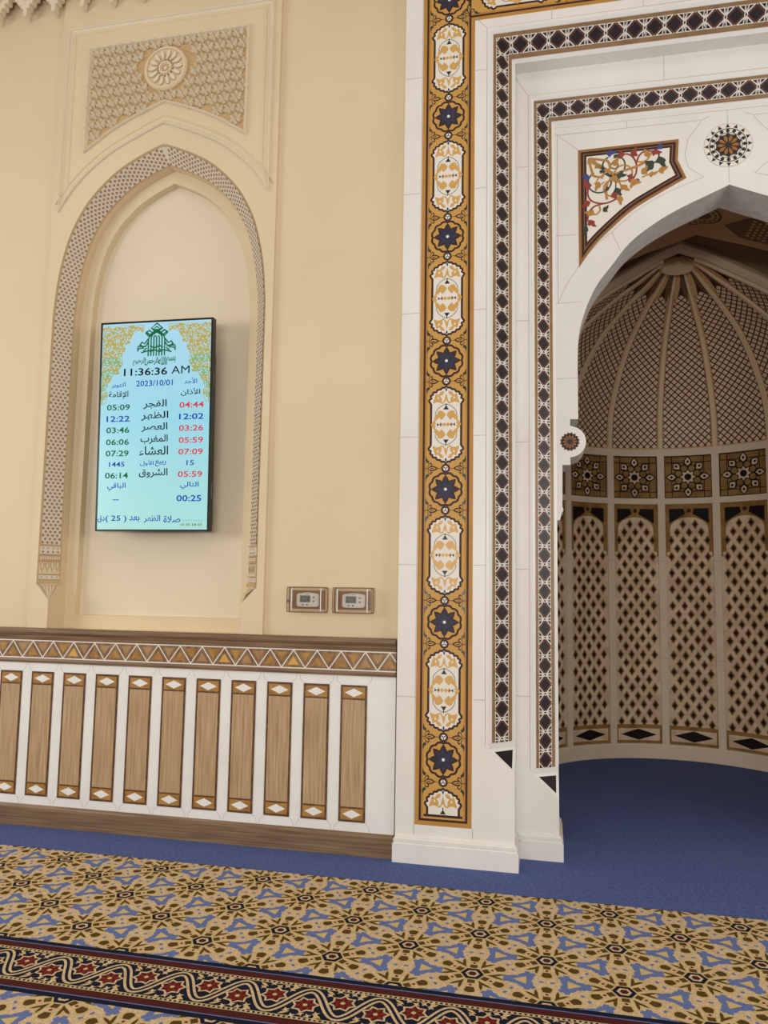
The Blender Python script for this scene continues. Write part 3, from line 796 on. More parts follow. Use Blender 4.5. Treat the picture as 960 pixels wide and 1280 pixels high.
# spandrel panels
SP = [(.906, 4.437), (.906, 3.650)] + spline([(.906, 3.650), (.81, 3.785), (.686, 3.908), (.563, 4.010), (.401, 4.103), (.249, 4.183)], 4)[1:] + [(.298, 4.305), (.289, 4.444)]
SP = [G(*p) for p in SP]                          # runs counter-clockwise seen from the room
def inset_sp(d):                                  # panel outline drawn in by d, its pointed foot kept clean
    P = inset(SP, d); xl_ = SP[0][0]+d
    body = [q_ for q_ in P[2:-3] if q_[0] < P[-3][0]-.002]+P[-3:]; k_ = 0
    while body[k_][0] <= xl_: k_ += 1
    a, b = (body[k_-1] if k_ else P[1]), body[k_]
    t_ = (xl_-a[0])/((b[0]-a[0]) or 1e-9)
    return [(xl_, P[0][1]), (xl_, a[1]+(b[1]-a[1])*t_)]+body[k_:]
for s_ in (0, 1):
    T = TAm if s_ else TA
    mb = MB()
    mb.prism(SP, T, 0, .002, 'gold_dark')
    mb.flat(inset_sp(.017), T, .0026, 'maroon_stone'); mb.flat(inset_sp(.034), T, .0034, 'gold_dark'); mb.flat(inset_sp(.0385), T, .0038, 'maroon_stone'); mb.flat(inset_sp(.053), T, .0042, 'white_inlay')
    # scrolls, drawn in the pixel-free local frame of the panel: a, b from its upper left corner in metres
    # local frame: a to the right, b downwards from the panel's upper left corner, along its own width and height
    O0 = G(.906, 4.437)
    q = lambda a, b: (O0[0]+a, O0[1]-b)
    def pl_(pts, d, m, n=3): mb.flat(spline([q(*p) for p in pts], n, True), T, d, m)
    def sk(pts, w, d, m, n=6): mb.stroke(spline([q(*p) for p in pts], n), w*1.1, T, d, m)
    def ring(a, b, r, w, d, m, a0=0, a1=2*PI): mb.stroke([q(a+r*math.cos(x), b+r*math.sin(x)) for x in [a0+(a1-a0)*i/24 for i in range(25)]], w, T, d, m)
    D1, D2, D3 = .0046, .0052, .0058
    def pal(a, b, ang, sz, m, d=D3):              # three-lobed leaf
        ca, sa = math.cos(ang), math.sin(ang); sz *= 1.25
        pts = [(0, 0), (.16, -.20), (.48, -.36), (.70, -.20), (1.08, -.16), (.84, .10), (.52, .20), (.34, .44), (.14, .22)]
        mb.flat(spline([q(a+sz*(x*ca-y*sa), b+sz*(x*sa+y*ca)) for x, y in pts], 3, True)[::-1], T, d, m)
    # gold knot on the diagonal
    sk([(.075, .075), (.13, .12), (.19, .165), (.25, .21)], .018, D2, 'spandrel_gold')
    sk([(.085, .07), (.15, .085), (.19, .10), (.20, .15), (.165, .165)], .014, D2, 'spandrel_gold')
    sk([(.07, .085), (.085, .15), (.10, .19), (.15, .20), (.165, .165)], .014, D2, 'spandrel_gold')
    pal(.065, .065, PI/4, .06, 'honey_stone'); pal(.11, .11, PI/4, .045, 'honey_stone')
    for a, b, r in ((.225, .135, .072), (.135, .235, .074)):
        ring(a, b, r, .010, D1, 'green_stone', -.3*PI, 1.35*PI); sk([(a+.02, b-.02), (a, b-.03), (a-.02, b), (a+.005, b+.02), (a+.03, b)], .007, D2, 'green_stone' if a > .2 else 'spandrel_gold')
        pal(a, b, -PI/3 if a > .2 else 2*PI/3, .05, 'spandrel_gold')
        for w_ in (.2, .9, 1.5): pal(a+r*math.cos(w_*PI), b+r*math.sin(w_*PI), w_*PI+1.9, .03, 'green_stone')
    ring(.285, .19, .055, .010, D2, 'spandrel_gold'); ring(.215, .285, .055, .010, D2, 'spandrel_gold')
    sk([(.235, .19), (.30, .17), (.36, .155), (.43, .125)], .015, D2, 'spandrel_gold')
    sk([(.185, .235), (.175, .30), (.18, .36)], .015, D2, 'spandrel_gold')
    pal(.20, .20, PI/4, .06, 'honey_stone', .0062); mb.flat(circle(*q(.205, .20), .010, 10), T, .0066, 'maroon_stone')
    for a, b, an in ((.27, .27, .25*PI), (.33, .25, .1*PI), (.26, .34, .5*PI), (.40, .21, -.3*PI)): pal(a, b, an, .05, 'spandrel_gold')
    for a, b, an in ((.24, .20, .05*PI), (.235, .285, .35*PI)): sk([(.215, .205), ((.215+a)/2+.01, (.205+b)/2), (a, b)], .007, D2, 'green_stone'); pal(a, b, an, .05, 'green_stone')
    # red and green tails towards both ends
    sk([(.255, .075), (.30, .06), (.34, .08), (.365, .13), (.365, .19), (.345, .235)], .010, D2, 'red_stone')
    sk([(.365, .13), (.385, .08), (.42, .055), (.47, .06)], .010, D2, 'red_stone')
    pal(.34, .085, -.35*PI, .055, 'red_stone'); pal(.295, .06, .95*PI, .055, 'red_stone'); pal(.46, .06, .1*PI, .05, 'red_stone'); pal(.335, .20, .6*PI, .045, 'red_stone'); pal(.36, .24, .7*PI, .05, 'spandrel_gold')
    sk([(.37, .12), (.41, .125), (.445, .10), (.44, .075)], .009, D2, 'spandrel_gold'); pal(.445, .10, -.6*PI, .05, 'spandrel_gold')
    pal(.50, .05, -.3*PI, .04, 'blue_inlay'); pal(.18, .045, 0, .05, 'blue_inlay'); pal(.05, .17, PI/2, .05, 'blue_inlay'); pal(.385, .245, .9*PI, .03, 'blue_inlay')
    sk([(.505, .06), (.505, .10), (.49, .13), (.455, .15), (.43, .19)], .009, D2, 'green_stone'); pal(.47, .125, .72*PI, .075, 'green_stone'); pal(.505, .10, .38*PI, .065, 'green_stone')
    pal(.50, .20, -.1*PI, .05, 'spandrel_gold'); sk([(.40, .23), (.44, .215), (.50, .20)], .008, D2, 'spandrel_gold'); pal(.44, .215, 0, .04, 'spandrel_gold')
    sk([(.065, .26), (.06, .32), (.09, .365), (.16, .385), (.23, .365), (.27, .33)], .010, D2, 'red_stone')
    sk([(.16, .385), (.10, .40), (.065, .44), (.055, .50)], .010, D2, 'red_stone')
    pal(.06, .28, -.55*PI, .055, 'red_stone'); pal(.075, .365, .85*PI, .05, 'red_stone'); pal(.205, .345, -.15*PI, .055, 'red_stone'); pal(.065, .49, .3*PI, .05, 'red_stone')
    sk([(.13, .39), (.135, .43), (.11, .455), (.08, .445)], .009, D2, 'spandrel_gold'); pal(.10, .45, -.9*PI, .05, 'spandrel_gold')
    pal(.155, .44, -.25*PI, .04, 'green_stone'); pal(.05, .53, .6*PI, .045, 'green_stone'); pal(.055, .515, .0, .03, 'green_stone')
    mb.build('spandrel_panel', portal)
# rosettes
def petal_at(c, a, P): return [(c[0]+math.cos(a)*x-math.sin(a)*y, c[1]+math.sin(a)*x+math.cos(a)*y) for x, y in P]
mb = MB(); c = G(0, 4.372); c = (AX, c[1])
mb.prism(circle(*c, .146, 48), TA, 0, .0012, 'marble_joint'); mb.flat(circle(*c, .1435, 48), TA, .0016, 'white_inlay')
mb.stroke(circle(*c, .110, 48), .005, TA, .0022, 'maroon_stone', True); mb.stroke(circle(*c, .083, 40), .0035, TA, .0022, 'maroon_stone', True)
for k in range(16):
    a = (k+.5)*PI/8+PI/16
    mb.flat(petal_at(c, a, [(.118, -.013), (.143, 0), (.118, .013)]), TA, .0022, 'black_stone'); mb.flat(petal_at(c, a, circle(.0965, 0, .0115, 12)), TA, .0026, 'black_stone')
for k in range(10): mb.flat(petal_at(c, (k+.5)*PI/5, leaf(.01, 0, .083, 0, .046, 6, .6)), TA, .0022+.00002*k, 'black_stone')
for k in range(10): mb.flat(petal_at(c, k*PI/5, leaf(.012, 0, .075, 0, .036, 6, .6)), TA, .0026+.00002*k, 'maroon_stone'); mb.flat(petal_at(c, k*PI/5, leaf(.016, 0, .068, 0, .021, 6, .6)), TA, .0030+.00002*k, 'gold_dark')
mb.flat(circle(*c, .016, 14), TA, .0034, 'black_stone')
mb.build('rosette', portal)
for s_ in (0, 1):
    mb = MB(); c = G(.972, 2.524); T = TAm if s_ else TA
    mb.prism(circle(*c, .040, 24), T, 0, .0010, 'maroon_stone')
    for k in range(16): mb.flat(petal_at(c, (k+.5)*PI/8, leaf(.015, 0, .062, 0, .022, 5, .65)), T, .0014+.00002*k, 'maroon_stone')
    for k in range(12): mb.flat(petal_at(c, k*PI/6, leaf(.012, 0, .056, 0, .026, 5, .65)), T, .002+.00002*k, 'maroon_stone'); mb.flat(petal_at(c, k*PI/6, leaf(.012, 0, .045, 0, .011, 5, .65)), T, .0024+.00002*k, 'gold_dark')
    mb.flat(circle(*c, .009, 10), T, .003, 'black_stone')
    mb.build('rosette', portal)

# ------------------------------------------------------------------ vestibule behind the arch and the half-domed apse
AP = 1.12; YC = 6.64; RA = 1.30
mb = MB()
sof = [(AX-x*1.35*SC, 1.6+(z-1.6)*SC+.17) for x, z in cu]; sof = [(sof[0][0], 3.0)]+sof; sofr = [(2*AX-x, z) for x, z in reversed(sof[:-1])]
so = sof+sofr
YV = 5.98
vx0, vx1 = AP-1.32, AP+1.32
# inner arch: soffit from the portal slab back to YV, then the higher chamber up to the apse front
so_w = [(max(vx0, x-.0) if z > 2.9 else x, z) for x, z in so]
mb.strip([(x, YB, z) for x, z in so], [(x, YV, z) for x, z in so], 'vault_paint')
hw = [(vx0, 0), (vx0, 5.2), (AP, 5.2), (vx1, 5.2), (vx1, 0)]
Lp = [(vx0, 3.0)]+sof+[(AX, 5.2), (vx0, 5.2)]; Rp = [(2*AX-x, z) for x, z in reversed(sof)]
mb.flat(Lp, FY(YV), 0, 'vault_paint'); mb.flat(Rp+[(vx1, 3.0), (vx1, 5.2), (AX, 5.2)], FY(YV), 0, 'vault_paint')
for vx in (vx0, vx1): mb.add([(vx, Y2, 0), (vx, YC, 0), (vx, YC, 5.2), (vx, Y2, 5.2)], 'vault_paint')  # side walls mostly out of view, added to block light
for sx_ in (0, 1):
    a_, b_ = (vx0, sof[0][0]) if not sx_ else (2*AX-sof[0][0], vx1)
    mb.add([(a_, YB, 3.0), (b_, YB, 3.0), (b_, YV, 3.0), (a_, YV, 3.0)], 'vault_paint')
mb.add([(vx0, YV, 4.95), (vx1, YV, 4.95), (vx1, YC, 4.95), (vx0, YC, 4.95)], 'vault_paint')  # unseen cap added to keep stray light out of the vestibule
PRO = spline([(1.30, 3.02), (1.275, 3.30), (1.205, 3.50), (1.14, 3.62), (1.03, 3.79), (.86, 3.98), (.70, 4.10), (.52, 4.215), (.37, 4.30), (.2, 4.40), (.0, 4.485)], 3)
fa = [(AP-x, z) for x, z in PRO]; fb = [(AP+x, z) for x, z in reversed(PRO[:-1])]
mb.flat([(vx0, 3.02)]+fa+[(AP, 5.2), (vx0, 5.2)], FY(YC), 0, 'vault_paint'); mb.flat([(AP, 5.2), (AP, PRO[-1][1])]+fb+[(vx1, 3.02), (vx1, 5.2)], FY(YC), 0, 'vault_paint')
# back shell of the apse
N = 32
def ap(th, r, z): return (AP+r*math.sin(th), YC+r*math.cos(th), z)
cols = [-PI/2+PI*i/N for i in range(N+1)]
mb.strip([ap(a, RA+.01, 0) for a in cols], [ap(a, RA+.01, 3.02) for a in cols], 'apse_rib')
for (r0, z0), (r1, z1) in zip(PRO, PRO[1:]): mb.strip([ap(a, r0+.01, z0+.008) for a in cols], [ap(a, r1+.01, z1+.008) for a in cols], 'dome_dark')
tag(mb.build('wall_apse'), 'curved wall and half dome behind the marble portal', 'wall', kind='structure')

apse = thing('mihrab_niche', 'shadowed curved prayer niche of lattice panels under a ribbed half dome', 'niche', (AP, YC, 0))
ARC = PI/8*RA
def bay(k):                                       # mapping for the bay between ribs k and k+1 (u from its centre)
    tc = (k+.5)*PI/8
    return lambda u, v, d: ap(tc+u/RA, RA-d, v)
PW = .222
def fine(mb, x0, x1, y0, y1, T, d, m, n=6):
    for i in range(n): mb.flat(rect(x0+(x1-x0)*i/n, x0+(x1-x0)*(i+1)/n, y0, y1), T, d, m)
def inside_arch(u, z):
    if z < 1.93: return abs(u) < PW-.012
    if z < 2.20: return abs(u) < .172
    if z > 2.33: return False
    return abs(u) < .172*math.sqrt(max(0, 1-((z-2.20)/.135)**2))*.95+.012
for k in range(-4, 4):
    T = bay(k)
    mb = MB()                                     # lattice panel
    fine(mb, -PW, PW, .302, 2.466, T, .002, 'apse_gold')
    fine(mb, -PW, PW, .315, 1.95, T, .004, 'apse_strap')
    head = [(.176, 1.95), (.176, 2.20)]+[(.176*math.cos(a), 2.20+.135*math.sin(a)**.85) for a in [PI/2*i/8 for i in range(1, 9)]]
    hp = head+[(-x, z) for x, z in reversed(head[:-1])]
    for i in range(len(head)-1):
        for j in range(6):
            a, b = -1+j/3, -1+(j+1)/3
            mb.flat([(a*head[i][0], head[i][1]), (b*head[i][0], head[i][1]), (b*head[i+1][0], head[i+1][1]), (a*head[i+1][0], head[i+1][1])], T, .004, 'apse_strap')
    for s_ in (-1, 1): mb.flat(circle(s_*.190, 1.975, .02, 10), T, .004, 'apse_strap')
    for r_ in range(-1, 27):
        for c in range(-3, 4):
            u = c*.1110+(0 if r_ % 2 else .0555); z = .345+r_*.0800
            for s2, m, d, h in ((1, 'apse_gold', .005, .0345), (.66, 'apse_dark', .0056, .0345), (.36, 'apse_black', .0062, .0345)):
                P_ = [(u-.0335*s2, z), (u, z-.0510*s2), (u+.0335*s2, z), (u, z+.0510*s2)]
                P_ = clip_rect(P_, -PW+.004, PW-.004, .312, 2.4)
                if len(P_) >= 3 and inside_arch(u, z): mb.flat(P_, T, d, m)
    for r_ in range(0, 8):                        # scalloped edge of the head
        pass
    for s_ in (-1, 1):
        P_ = [(s_*.178, 2.415), (s_*.178, 2.275), (s_*.112, 2.328), (s_*.038, 2.37), (s_*.05, 2.415)][::s_]
        mb.flat(P_, T, .004, 'apse_strap'); mb.flat(shrink(P_, .0055), T, .0048, 'apse_black')
    mb.flat(circle(0, 2.400, .021, 14), T, .004, 'apse_dark')
    mb.build('lattice_panel', apse)
    mb = MB()                                     # star panel
    fine(mb, -PW, PW, 2.524, 2.948, T, .002, 'apse_black')
    zc_ = 2.736
    Z = lambda P: [(x, y+zc_) for x, y in P]
    for x0, x1, y0, y1 in ((-.212, -.153, -.202, -.150), (-.145, .145, -.202, -.150), (.153, .212, -.202, -.150), (-.212, -.153, .150, .202), (-.145, .145, .150, .202), (.153, .212, .150, .202), (-.212, -.153, -.142, .142), (.153, .212, -.142, .142)):
        fine(mb, x0, x1, zc_+y0, zc_+y1, T, .003, 'apse_gold', 3)
    fine(mb, -.145, .145, zc_-.142, zc_+.142, T, .003, 'apse_gold', 4)
    for i in range(8):
        a = i*PI/4; ca, sa = math.cos(a), math.sin(a); r_ = lambda P: Z([(ca*x-sa*y, sa*x+ca*y) for x, y in P])
        if i % 2 == 0: kt = [(.095, 0), (.128, -.042), (.168, -.036), (.212, 0), (.168, .036), (.128, .042)]
        else: kt = [(.090, 0), (.110, -.050), (.195, -.040), (.206, 0), (.195, .040), (.110, .050)] if False else [(.092, 0), (.118, -.034), (.150, -.046), (.200, 0), (.150, .046), (.118, .034)]
        mb.flat(r_(kt), T, .0038, 'apse_black')
        kw = [(.112, 0), (.140, -.027), (.165, -.024), (.196, 0), (.165, .024), (.140, .027)] if i % 2 == 0 else [(.110, 0), (.128, -.022), (.150, -.032), (.186, 0), (.150, .032), (.128, .016)]
        mb.flat(r_(kw), T, .0046, 'apse_strap')
        mb.flat(r_([(.134, 0), (.151, -.014), (.170, 0), (.151, .014)]), T, .0054, 'apse_black')
        a2 = a+PI/8; c2 = (.092*math.cos(a2), .092*math.sin(a2)+zc_)
        mb.flat(circle(*c2, .037, 14), T, .0040+.00003*i, 'apse_black'); mb.flat(circle(*c2, .029, 14), T, .0046+.00003*i, 'apse_gold')
    for i in range(8):
        a2 = i*PI/4+PI/8; c2 = (.092*math.cos(a2), .092*math.sin(a2)+zc_)
        mb.stroke(circle(*c2, .033, 14), .007, T, .0052, 'apse_black', True)
    mb.flat(star(0, zc_, 8, .085, .052), T, .0056, 'apse_black'); mb.flat(star(0, zc_, 8, .072, .046), T, .0062, 'apse_strap'); mb.flat(circle(0, zc_, .033, 16), T, .0068, 'apse_black')
    mb.build('star_panel', apse)
    mb = MB()                                     # base panel with one long diamond
    fine(mb, -PW, PW, .140, .302, T, .003, 'apse_gold'); fine(mb, -PW+.02, PW-.02, .165, .278, T, .0045, 'apse_strap')
    for i in range(6):
        x0, x1 = -.175+.35*i/6, -.175+.35*(i+1)/6; h = lambda x: .052*(1-abs(x)/.175)
        mb.flat([(x0, .2215-h(x0)), (x1, .2215-h(x1)), (x1, .2215+h(x1)), (x0, .2215+h(x0))], T, .006, 'apse_black')
    mb.build('diamond_panel', apse)
    # dome gore
    mb = MB(); tc = (k+.5)*PI/8
    sl = [0]
    for (r0, z0), (r1, z1) in zip(PRO, PRO[1:]): sl.append(sl[-1]+math.hypot(r1-r0, z1-z0))
    def prof_at(s_):
        s_ = min(max(s_, 0), sl[-1]-1e-6)
        for i in range(len(sl)-1):
            if sl[i+1] >= s_: break
        f = (s_-sl[i])/(sl[i+1]-sl[i]); a, b = PRO[i], PRO[i+1]
        r, z = a[0]+(b[0]-a[0])*f, a[1]+(b[1]-a[1])*f
        return r, z, (b[1]-a[1])/math.hypot(b[0]-a[0], b[1]-a[1]), -(b[0]-a[0])/math.hypot(b[0]-a[0], b[1]-a[1])
    def TD(u, s_, d):
        r, z, nr, nz = prof_at(s_)
        return ap(tc+u/max(r, .02), max(r-nr*d, .004), z-nz*d)
    SM = sl[-1]-.47                               # lattice stops at the sunburst
    def hwid(s_): return prof_at(s_)[0]*PI/16-.030
    ns = 40
    for i in range(ns):
        a, b = sl[-1]*i/ns, min(sl[-1]*(i+1)/ns, sl[-1]-.02)
        for s_ in (-1, 1):
            e = .012
            P_ = [(s_*(hwid(a)+.012-e), a), (s_*(hwid(a)+.012), a), (s_*(hwid(b)+.012), b), (s_*(hwid(b)+.012-e), b)][::s_]
            if hwid(b) > .03: mb.flat(P_, TD, .004, 'dome_gold')
    fine(mb, -hwid(0), hwid(0), 0, .016, TD, .004, 'dome_gold')
    g = .0340
    for r_ in range(0, 70):
        s_ = .03+r_*g
        if s_ > SM: break
        hw_ = hwid(s_)-.004
        for c in range(-8, 9):
            u = (c+(.5 if r_ % 2 else 0))*2*g*.98; h = g*.76
            P_ = [(u-h, s_), (u, s_-h), (u+h, s_), (u, s_+h)]
            P_ = clip_rect(P_, -hw_, hw_, .014, SM+.02)
            if len(P_) >= 3 and abs(u) < hw_+h: mb.flat(P_, TD, .005, 'dome_cell')
    mb.build('dome_panel', apse)
    # sunburst rays at the crown: one light, two dark per gore
    mb = MB()
    for u0, u1, m in ((-.5, 0, 'dome_gold'), (0, .5, 'vault_dark')):
        seg = 6; s0 = sl[-1]-.55; s1 = sl[-1]-.03
        for i in range(seg):
            a, b = s0+(s1-s0)*i/seg, s0+(s1-s0)*(i+1)/seg
            def w_(s_, uu):
                t_ = min(1, (s_-s0)/.20); cen = (u0+u1)/2
                return (cen+(uu-cen)*t_)*2*(prof_at(s_)[0]*PI/16)
            mb.flat([(w_(a, u0), a), (w_(a, u1), a), (w_(b, u1), b), (w_(b, u0), b)], TD, .007, m)
    mb.build('sunburst_ray', apse)
for k in range(-4, 5):                            # ribs: marble below, plaster in the dome
    th = k*PI/8
    mb = MB(); Tk = lambda u, v, d: ap(th+u/RA, RA-d, v)
    mb.prism([(-.034, .03), (.034, .03), (.034, 3.02), (-.034, 3.02)], Tk, 0, .022, 'apse_rib')
    for z in (.95, 1.9): mb.flat(rect(-.034, .034, z, z+.004), Tk, .0225, 'marble_joint')
    for z0, z1 in ((.03, .115), (2.466, 2.524)): mb.prism(rect(-.036, .036, z0, z1), Tk, 0, .028, 'apse_rib')
    mb.build('rib', apse)
    mb = MB(); rows_ = []
    for r, z in PRO[:-2]:
        i = min(range(len(PRO)), key=lambda j: abs(PRO[j][1]-z)); a, b = PRO[max(i-1, 0)], PRO[i+1]
        l_ = math.hypot(b[0]-a[0], b[1]-a[1]); nr, nz = (b[1]-a[1])/l_, -(b[0]-a[0])/l_
        w_ = min(.028, .008+.017*r)
        ring = []
        for u, d in ((-w_, 0), (-w_*.7, .024), (w_*.7, .024), (w_, 0)):
            ring.append(ap(th+u/r, r-nr*d, z-nz*d))
        rows_.append(ring)
    for a, b in zip(rows_, rows_[1:]): mb.strip(a, b, 'dome_rib')
    mb.build('dome_rib', apse)
def ring_band(name, z0, z1, d, m):
    mb = MB(); cs = [-PI/2+PI*i/48 for i in range(49)]
    mb.strip([ap(a, RA-d, z0) for a in cs], [ap(a, RA-d, z1) for a in cs], m)
    mb.strip([ap(a, RA-d, z1) for a in cs], [ap(a, RA, z1) for a in cs], m); mb.strip([ap(a, RA-d, z0) for a in cs], [ap(a, RA, z0) for a in cs], m)
    return mb.build(name, apse)
ring_band('rail', 2.948, 3.018, .026, 'apse_rib'); ring_band('rail', 2.466, 2.524, .024, 'apse_rib')
ring_band('base_molding', 0, .112, .030, 'apse_rib'); ring_band('base_molding', .112, .138, .020, 'apse_rib')
# boss where the ribs meet and the moulding of the dome's front arch
mb = MB()
bp_ = [(-.15, 0), (-.13, -.06), (-.07, -.10), (0, -.11), (.07, -.10), (.13, -.06), (.15, 0), (.12, .05), (.04, .07), (0, .10), (-.04, .07), (-.12, .05)]
bp_ = spline(bp_, 3, True)
Tb = lambda u, v, d: (AP+u*.97, YC+.075-.9*v*.75-.45*d, 4.40+.45*v*.75-.9*d)
mb.prism(bp_, Tb, -.04, .012, 'dome_gold'); mb.prism(inset(bp_, .018), Tb, .012, .024, 'dome_rib')
mb.build('crown_boss', apse)
mb = MB(); front = fa+fb
pf = [(-.002, .0), (-.002, .03), (-.02, .055), (-.05, .07), (-.075, .06), (-.085, .035), (-.1, .03), (-.1, 0)]
rings = [[(x, YC-d, z) for x, z in offset_curve(front, o)] for o, d in pf]
for a, b in zip(rings, rings[1:]): mb.strip(a, b, 'dome_rib')
mb.build('arch_molding', apse)
# painted medallion and lattice panel on the soffit of the inner arch
def TS(sx):
    def f(u, v, d):                               # u: distance from crown down the slope, v: Y
        x0, z0 = AX, sof[-1][1]; L_ = 0
        pts = list(reversed(sof))
        for a, b in zip(pts, pts[1:]):
            l_ = math.hypot(b[0]-a[0], b[1]-a[1])
            if L_+l_ >= u: break
            L_ += l_
        g_ = (u-L_)/l_; x, z = a[0]+(b[0]-a[0])*g_, a[1]+(b[1]-a[1])*g_
        nx, nz = -(b[1]-a[1])/l_, (b[0]-a[0])/l_
        if nz > 0: nx, nz = -nx, -nz
        x += nx*d; z += nz*d
        return (2*AX-x if sx > 0 else x, v, z)
    return f
mb = MB()
for sx in (-1, 1):
    T = TS(sx)
    for r0, r1, m in ((.0, .045, 'vault_dark'), (.055, .10, 'dome_gold'), (.10, .118, 'vault_dark')):
        n_ = 10
        for i in range(n_):
            a, b = -PI/2+PI*i/n_, -PI/2+PI*(i+1)/n_
            mb.flat([(r0*math.cos(a), 5.66+r0*math.sin(a)), (r1*math.cos(a), 5.66+r1*math.sin(a)), (r1*math.cos(b), 5.66+r1*math.sin(b)), (r0*math.cos(b), 5.66+r0*math.sin(b))], T, .004, m)
    for i in range(7):
        a = -PI/2+PI*(i+.5)/7; mb.flat(circle(.078*math.cos(a), 5.66+.078*math.sin(a), .014, 8), T, .006, 'vault_dark')
mb.build('soffit_medallion', apse)
for sx in (1,):
    mb = MB(); T = TS(sx)
    for x0, x1, a0, a1, b0, b1 in ((.15, .30, 5.74, 5.56, 5.74, 5.88), (.30, .5, 5.56, 5.56, 5.88, 5.88), (.5, .72, 5.56, 5.56, 5.88, 5.88), (.72, .95, 5.56, 5.56, 5.88, 5.88)):
        mb.flat([(x0, a0), (x1, a1), (x1, b1), (x0, b0)], T, .003, 'vault_dark')
    for i in range(16):
        for j in range(6):
            u, v = .34+i*.04, 5.60+j*.044+(.022 if i % 2 else 0)
            if v < 5.86: mb.flat([(u-.014, v), (u, v-.014), (u+.014, v), (u, v+.014)], T, .005, 'dome_gold')
    mb.build('soffit_panel', apse)

# ------------------------------------------------------------------ prayer time screen
ZTV = 2.677
tv = thing('prayer_time_display', 'tall black framed wall screen listing Arabic prayer times inside the pointed arch', 'screen', (-2.615, 4.66, ZTV-.72))
yw, tl = .024, .041
cy_, sy_ = math.cos(yw), math.sin(yw)
def TV(u, v, d):                                  # u right, v up from the centre of the front face, d towards the room
    y = -v*math.sin(tl)-d*math.cos(tl); z = v*math.cos(tl)-d*math.sin(tl)
    return (-2.615+u*cy_-y*sy_, 4.66+u*sy_+y*cy_, ZTV+z)
Wt, Ht = .83, 1.452
hw_, hh_ = Wt/2, Ht/2
mb = MB(); mb.prism(rect(-hw_, hw_, -hh_, hh_), TV, -.050, -.002, 'black_plastic', back=True)
mb.prism(rect(-hw_+.05, hw_-.012, -hh_+.05, hh_-.25), TV, -.085, -.050, 'black_plastic', back=True)
for z in (.30, -.45): mb.prism(rect(hw_-.006, hw_+.002, z-.05, z+.05), TV, -.034, -.022, 'metal_grey', back=True)
mb.build('housing', tv)
e = .0125
mb = MB()
for r_ in (rect(-hw_, -hw_+e, -hh_, hh_), rect(hw_-e, hw_, -hh_, hh_), rect(-hw_+e, hw_-e, -hh_, -hh_+e), rect(-hw_+e, hw_-e, hh_-e, hh_)): mb.prism(r_, TV, -.002, .004, 'black_plastic')
mb.build('bezel', tv)
mb = MB(); mb.flat(rect(-hw_+e, hw_-e, -hh_+e, hh_-e), TV, 0, 'screen_glow'); scr = mb.build('screen', tv)
mb = MB(); mb.box(-2.80, -2.43, 4.69, 4.868, 2.35, 2.95, 'black_plastic'); mb.build('wall_bracket', tv)
sw, sh = Wt-2*e, Ht-2*e
def SPt(fx, fy): return (-sw/2+fx*sw, sh/2-fy*sh)

FORMS = {'ا': 'FE8D FE8E', 'أ': 'FE83 FE84', 'إ': 'FE87 FE88', 'ب': 'FE8F FE90 FE91 FE92', 'ة': 'FE93 FE94', 'ت': 'FE95 FE96 FE97 FE98', 'ج': 'FE9D FE9E FE9F FEA0', 'ح': 'FEA1 FEA2 FEA3 FEA4',
 'د': 'FEA9 FEAA', 'ذ': 'FEAB FEAC', 'ر': 'FEAD FEAE', 'س': 'FEB1 FEB2 FEB3 FEB4', 'ش': 'FEB5 FEB6 FEB7 FEB8', 'ص': 'FEB9 FEBA FEBB FEBC', 'ظ': 'FEC5 FEC6 FEC7 FEC8', 'ع': 'FEC9 FECA FECB FECC', 'غ': 'FECD FECE FECF FED0',
 'ف': 'FED1 FED2 FED3 FED4', 'ق': 'FED5 FED6 FED7 FED8', 'ك': 'FED9 FEDA FEDB FEDC', 'ل': 'FEDD FEDE FEDF FEE0', 'م': 'FEE1 FEE2 FEE3 FEE4', 'ن': 'FEE5 FEE6 FEE7 FEE8', 'ه': 'FEE9 FEEA FEEB FEEC', 'و': 'FEED FEEE', 'ي': 'FEF1 FEF2 FEF3 FEF4', 'ء': 'FE80', 'ﻷ': 'FEF7 FEF8', 'ﻹ': 'FEF9 FEFA', 'ﻻ': 'FEFB FEFC'}
FORMS = {k: [chr(int(x, 16)) for x in v.split()] for k, v in FORMS.items()}
def arabic(word):
    word = word.replace('لأ', 'ﻷ').replace('لإ', 'ﻹ').replace('لا', 'ﻻ')
    out = []
    for i, ch in enumerate(word):
        if ch not in FORMS: out.append(ch); continue
        f = FORMS[ch]
        pj = i > 0 and word[i-1] in FORMS and len(FORMS[word[i-1]]) == 4
        nj = i < len(word)-1 and word[i+1] in FORMS and word[i+1] != 'ء' and len(f) == 4
        if len(f) == 1: out.append(f[0])
        elif len(f) == 2: out.append(f[1] if pj else f[0])
        else: out.append(f[3] if pj and nj else f[2] if nj else f[1] if pj else f[0])
    return ''.join(reversed(out))
def text_mesh(body, bold=0):
    c = bpy.data.curves.new('lettering', 'FONT'); c.body = body; c.size = 1; c.offset = bold; c.resolution_u = 2
    o = bpy.data.objects.new('lettering', c); COL.objects.link(o)
    dg = bpy.context.evaluated_depsgraph_get(); dg.update()
    me = bpy.data.meshes.new_from_object(o.evaluated_get(dg))
    vs = [(v.co.x, v.co.y) for v in me.vertices]; fs = [tuple(p.vertices) for p in me.polygons]
    bpy.data.objects.remove(o); bpy.data.curves.remove(c); bpy.data.meshes.remove(me)
    return vs, fs
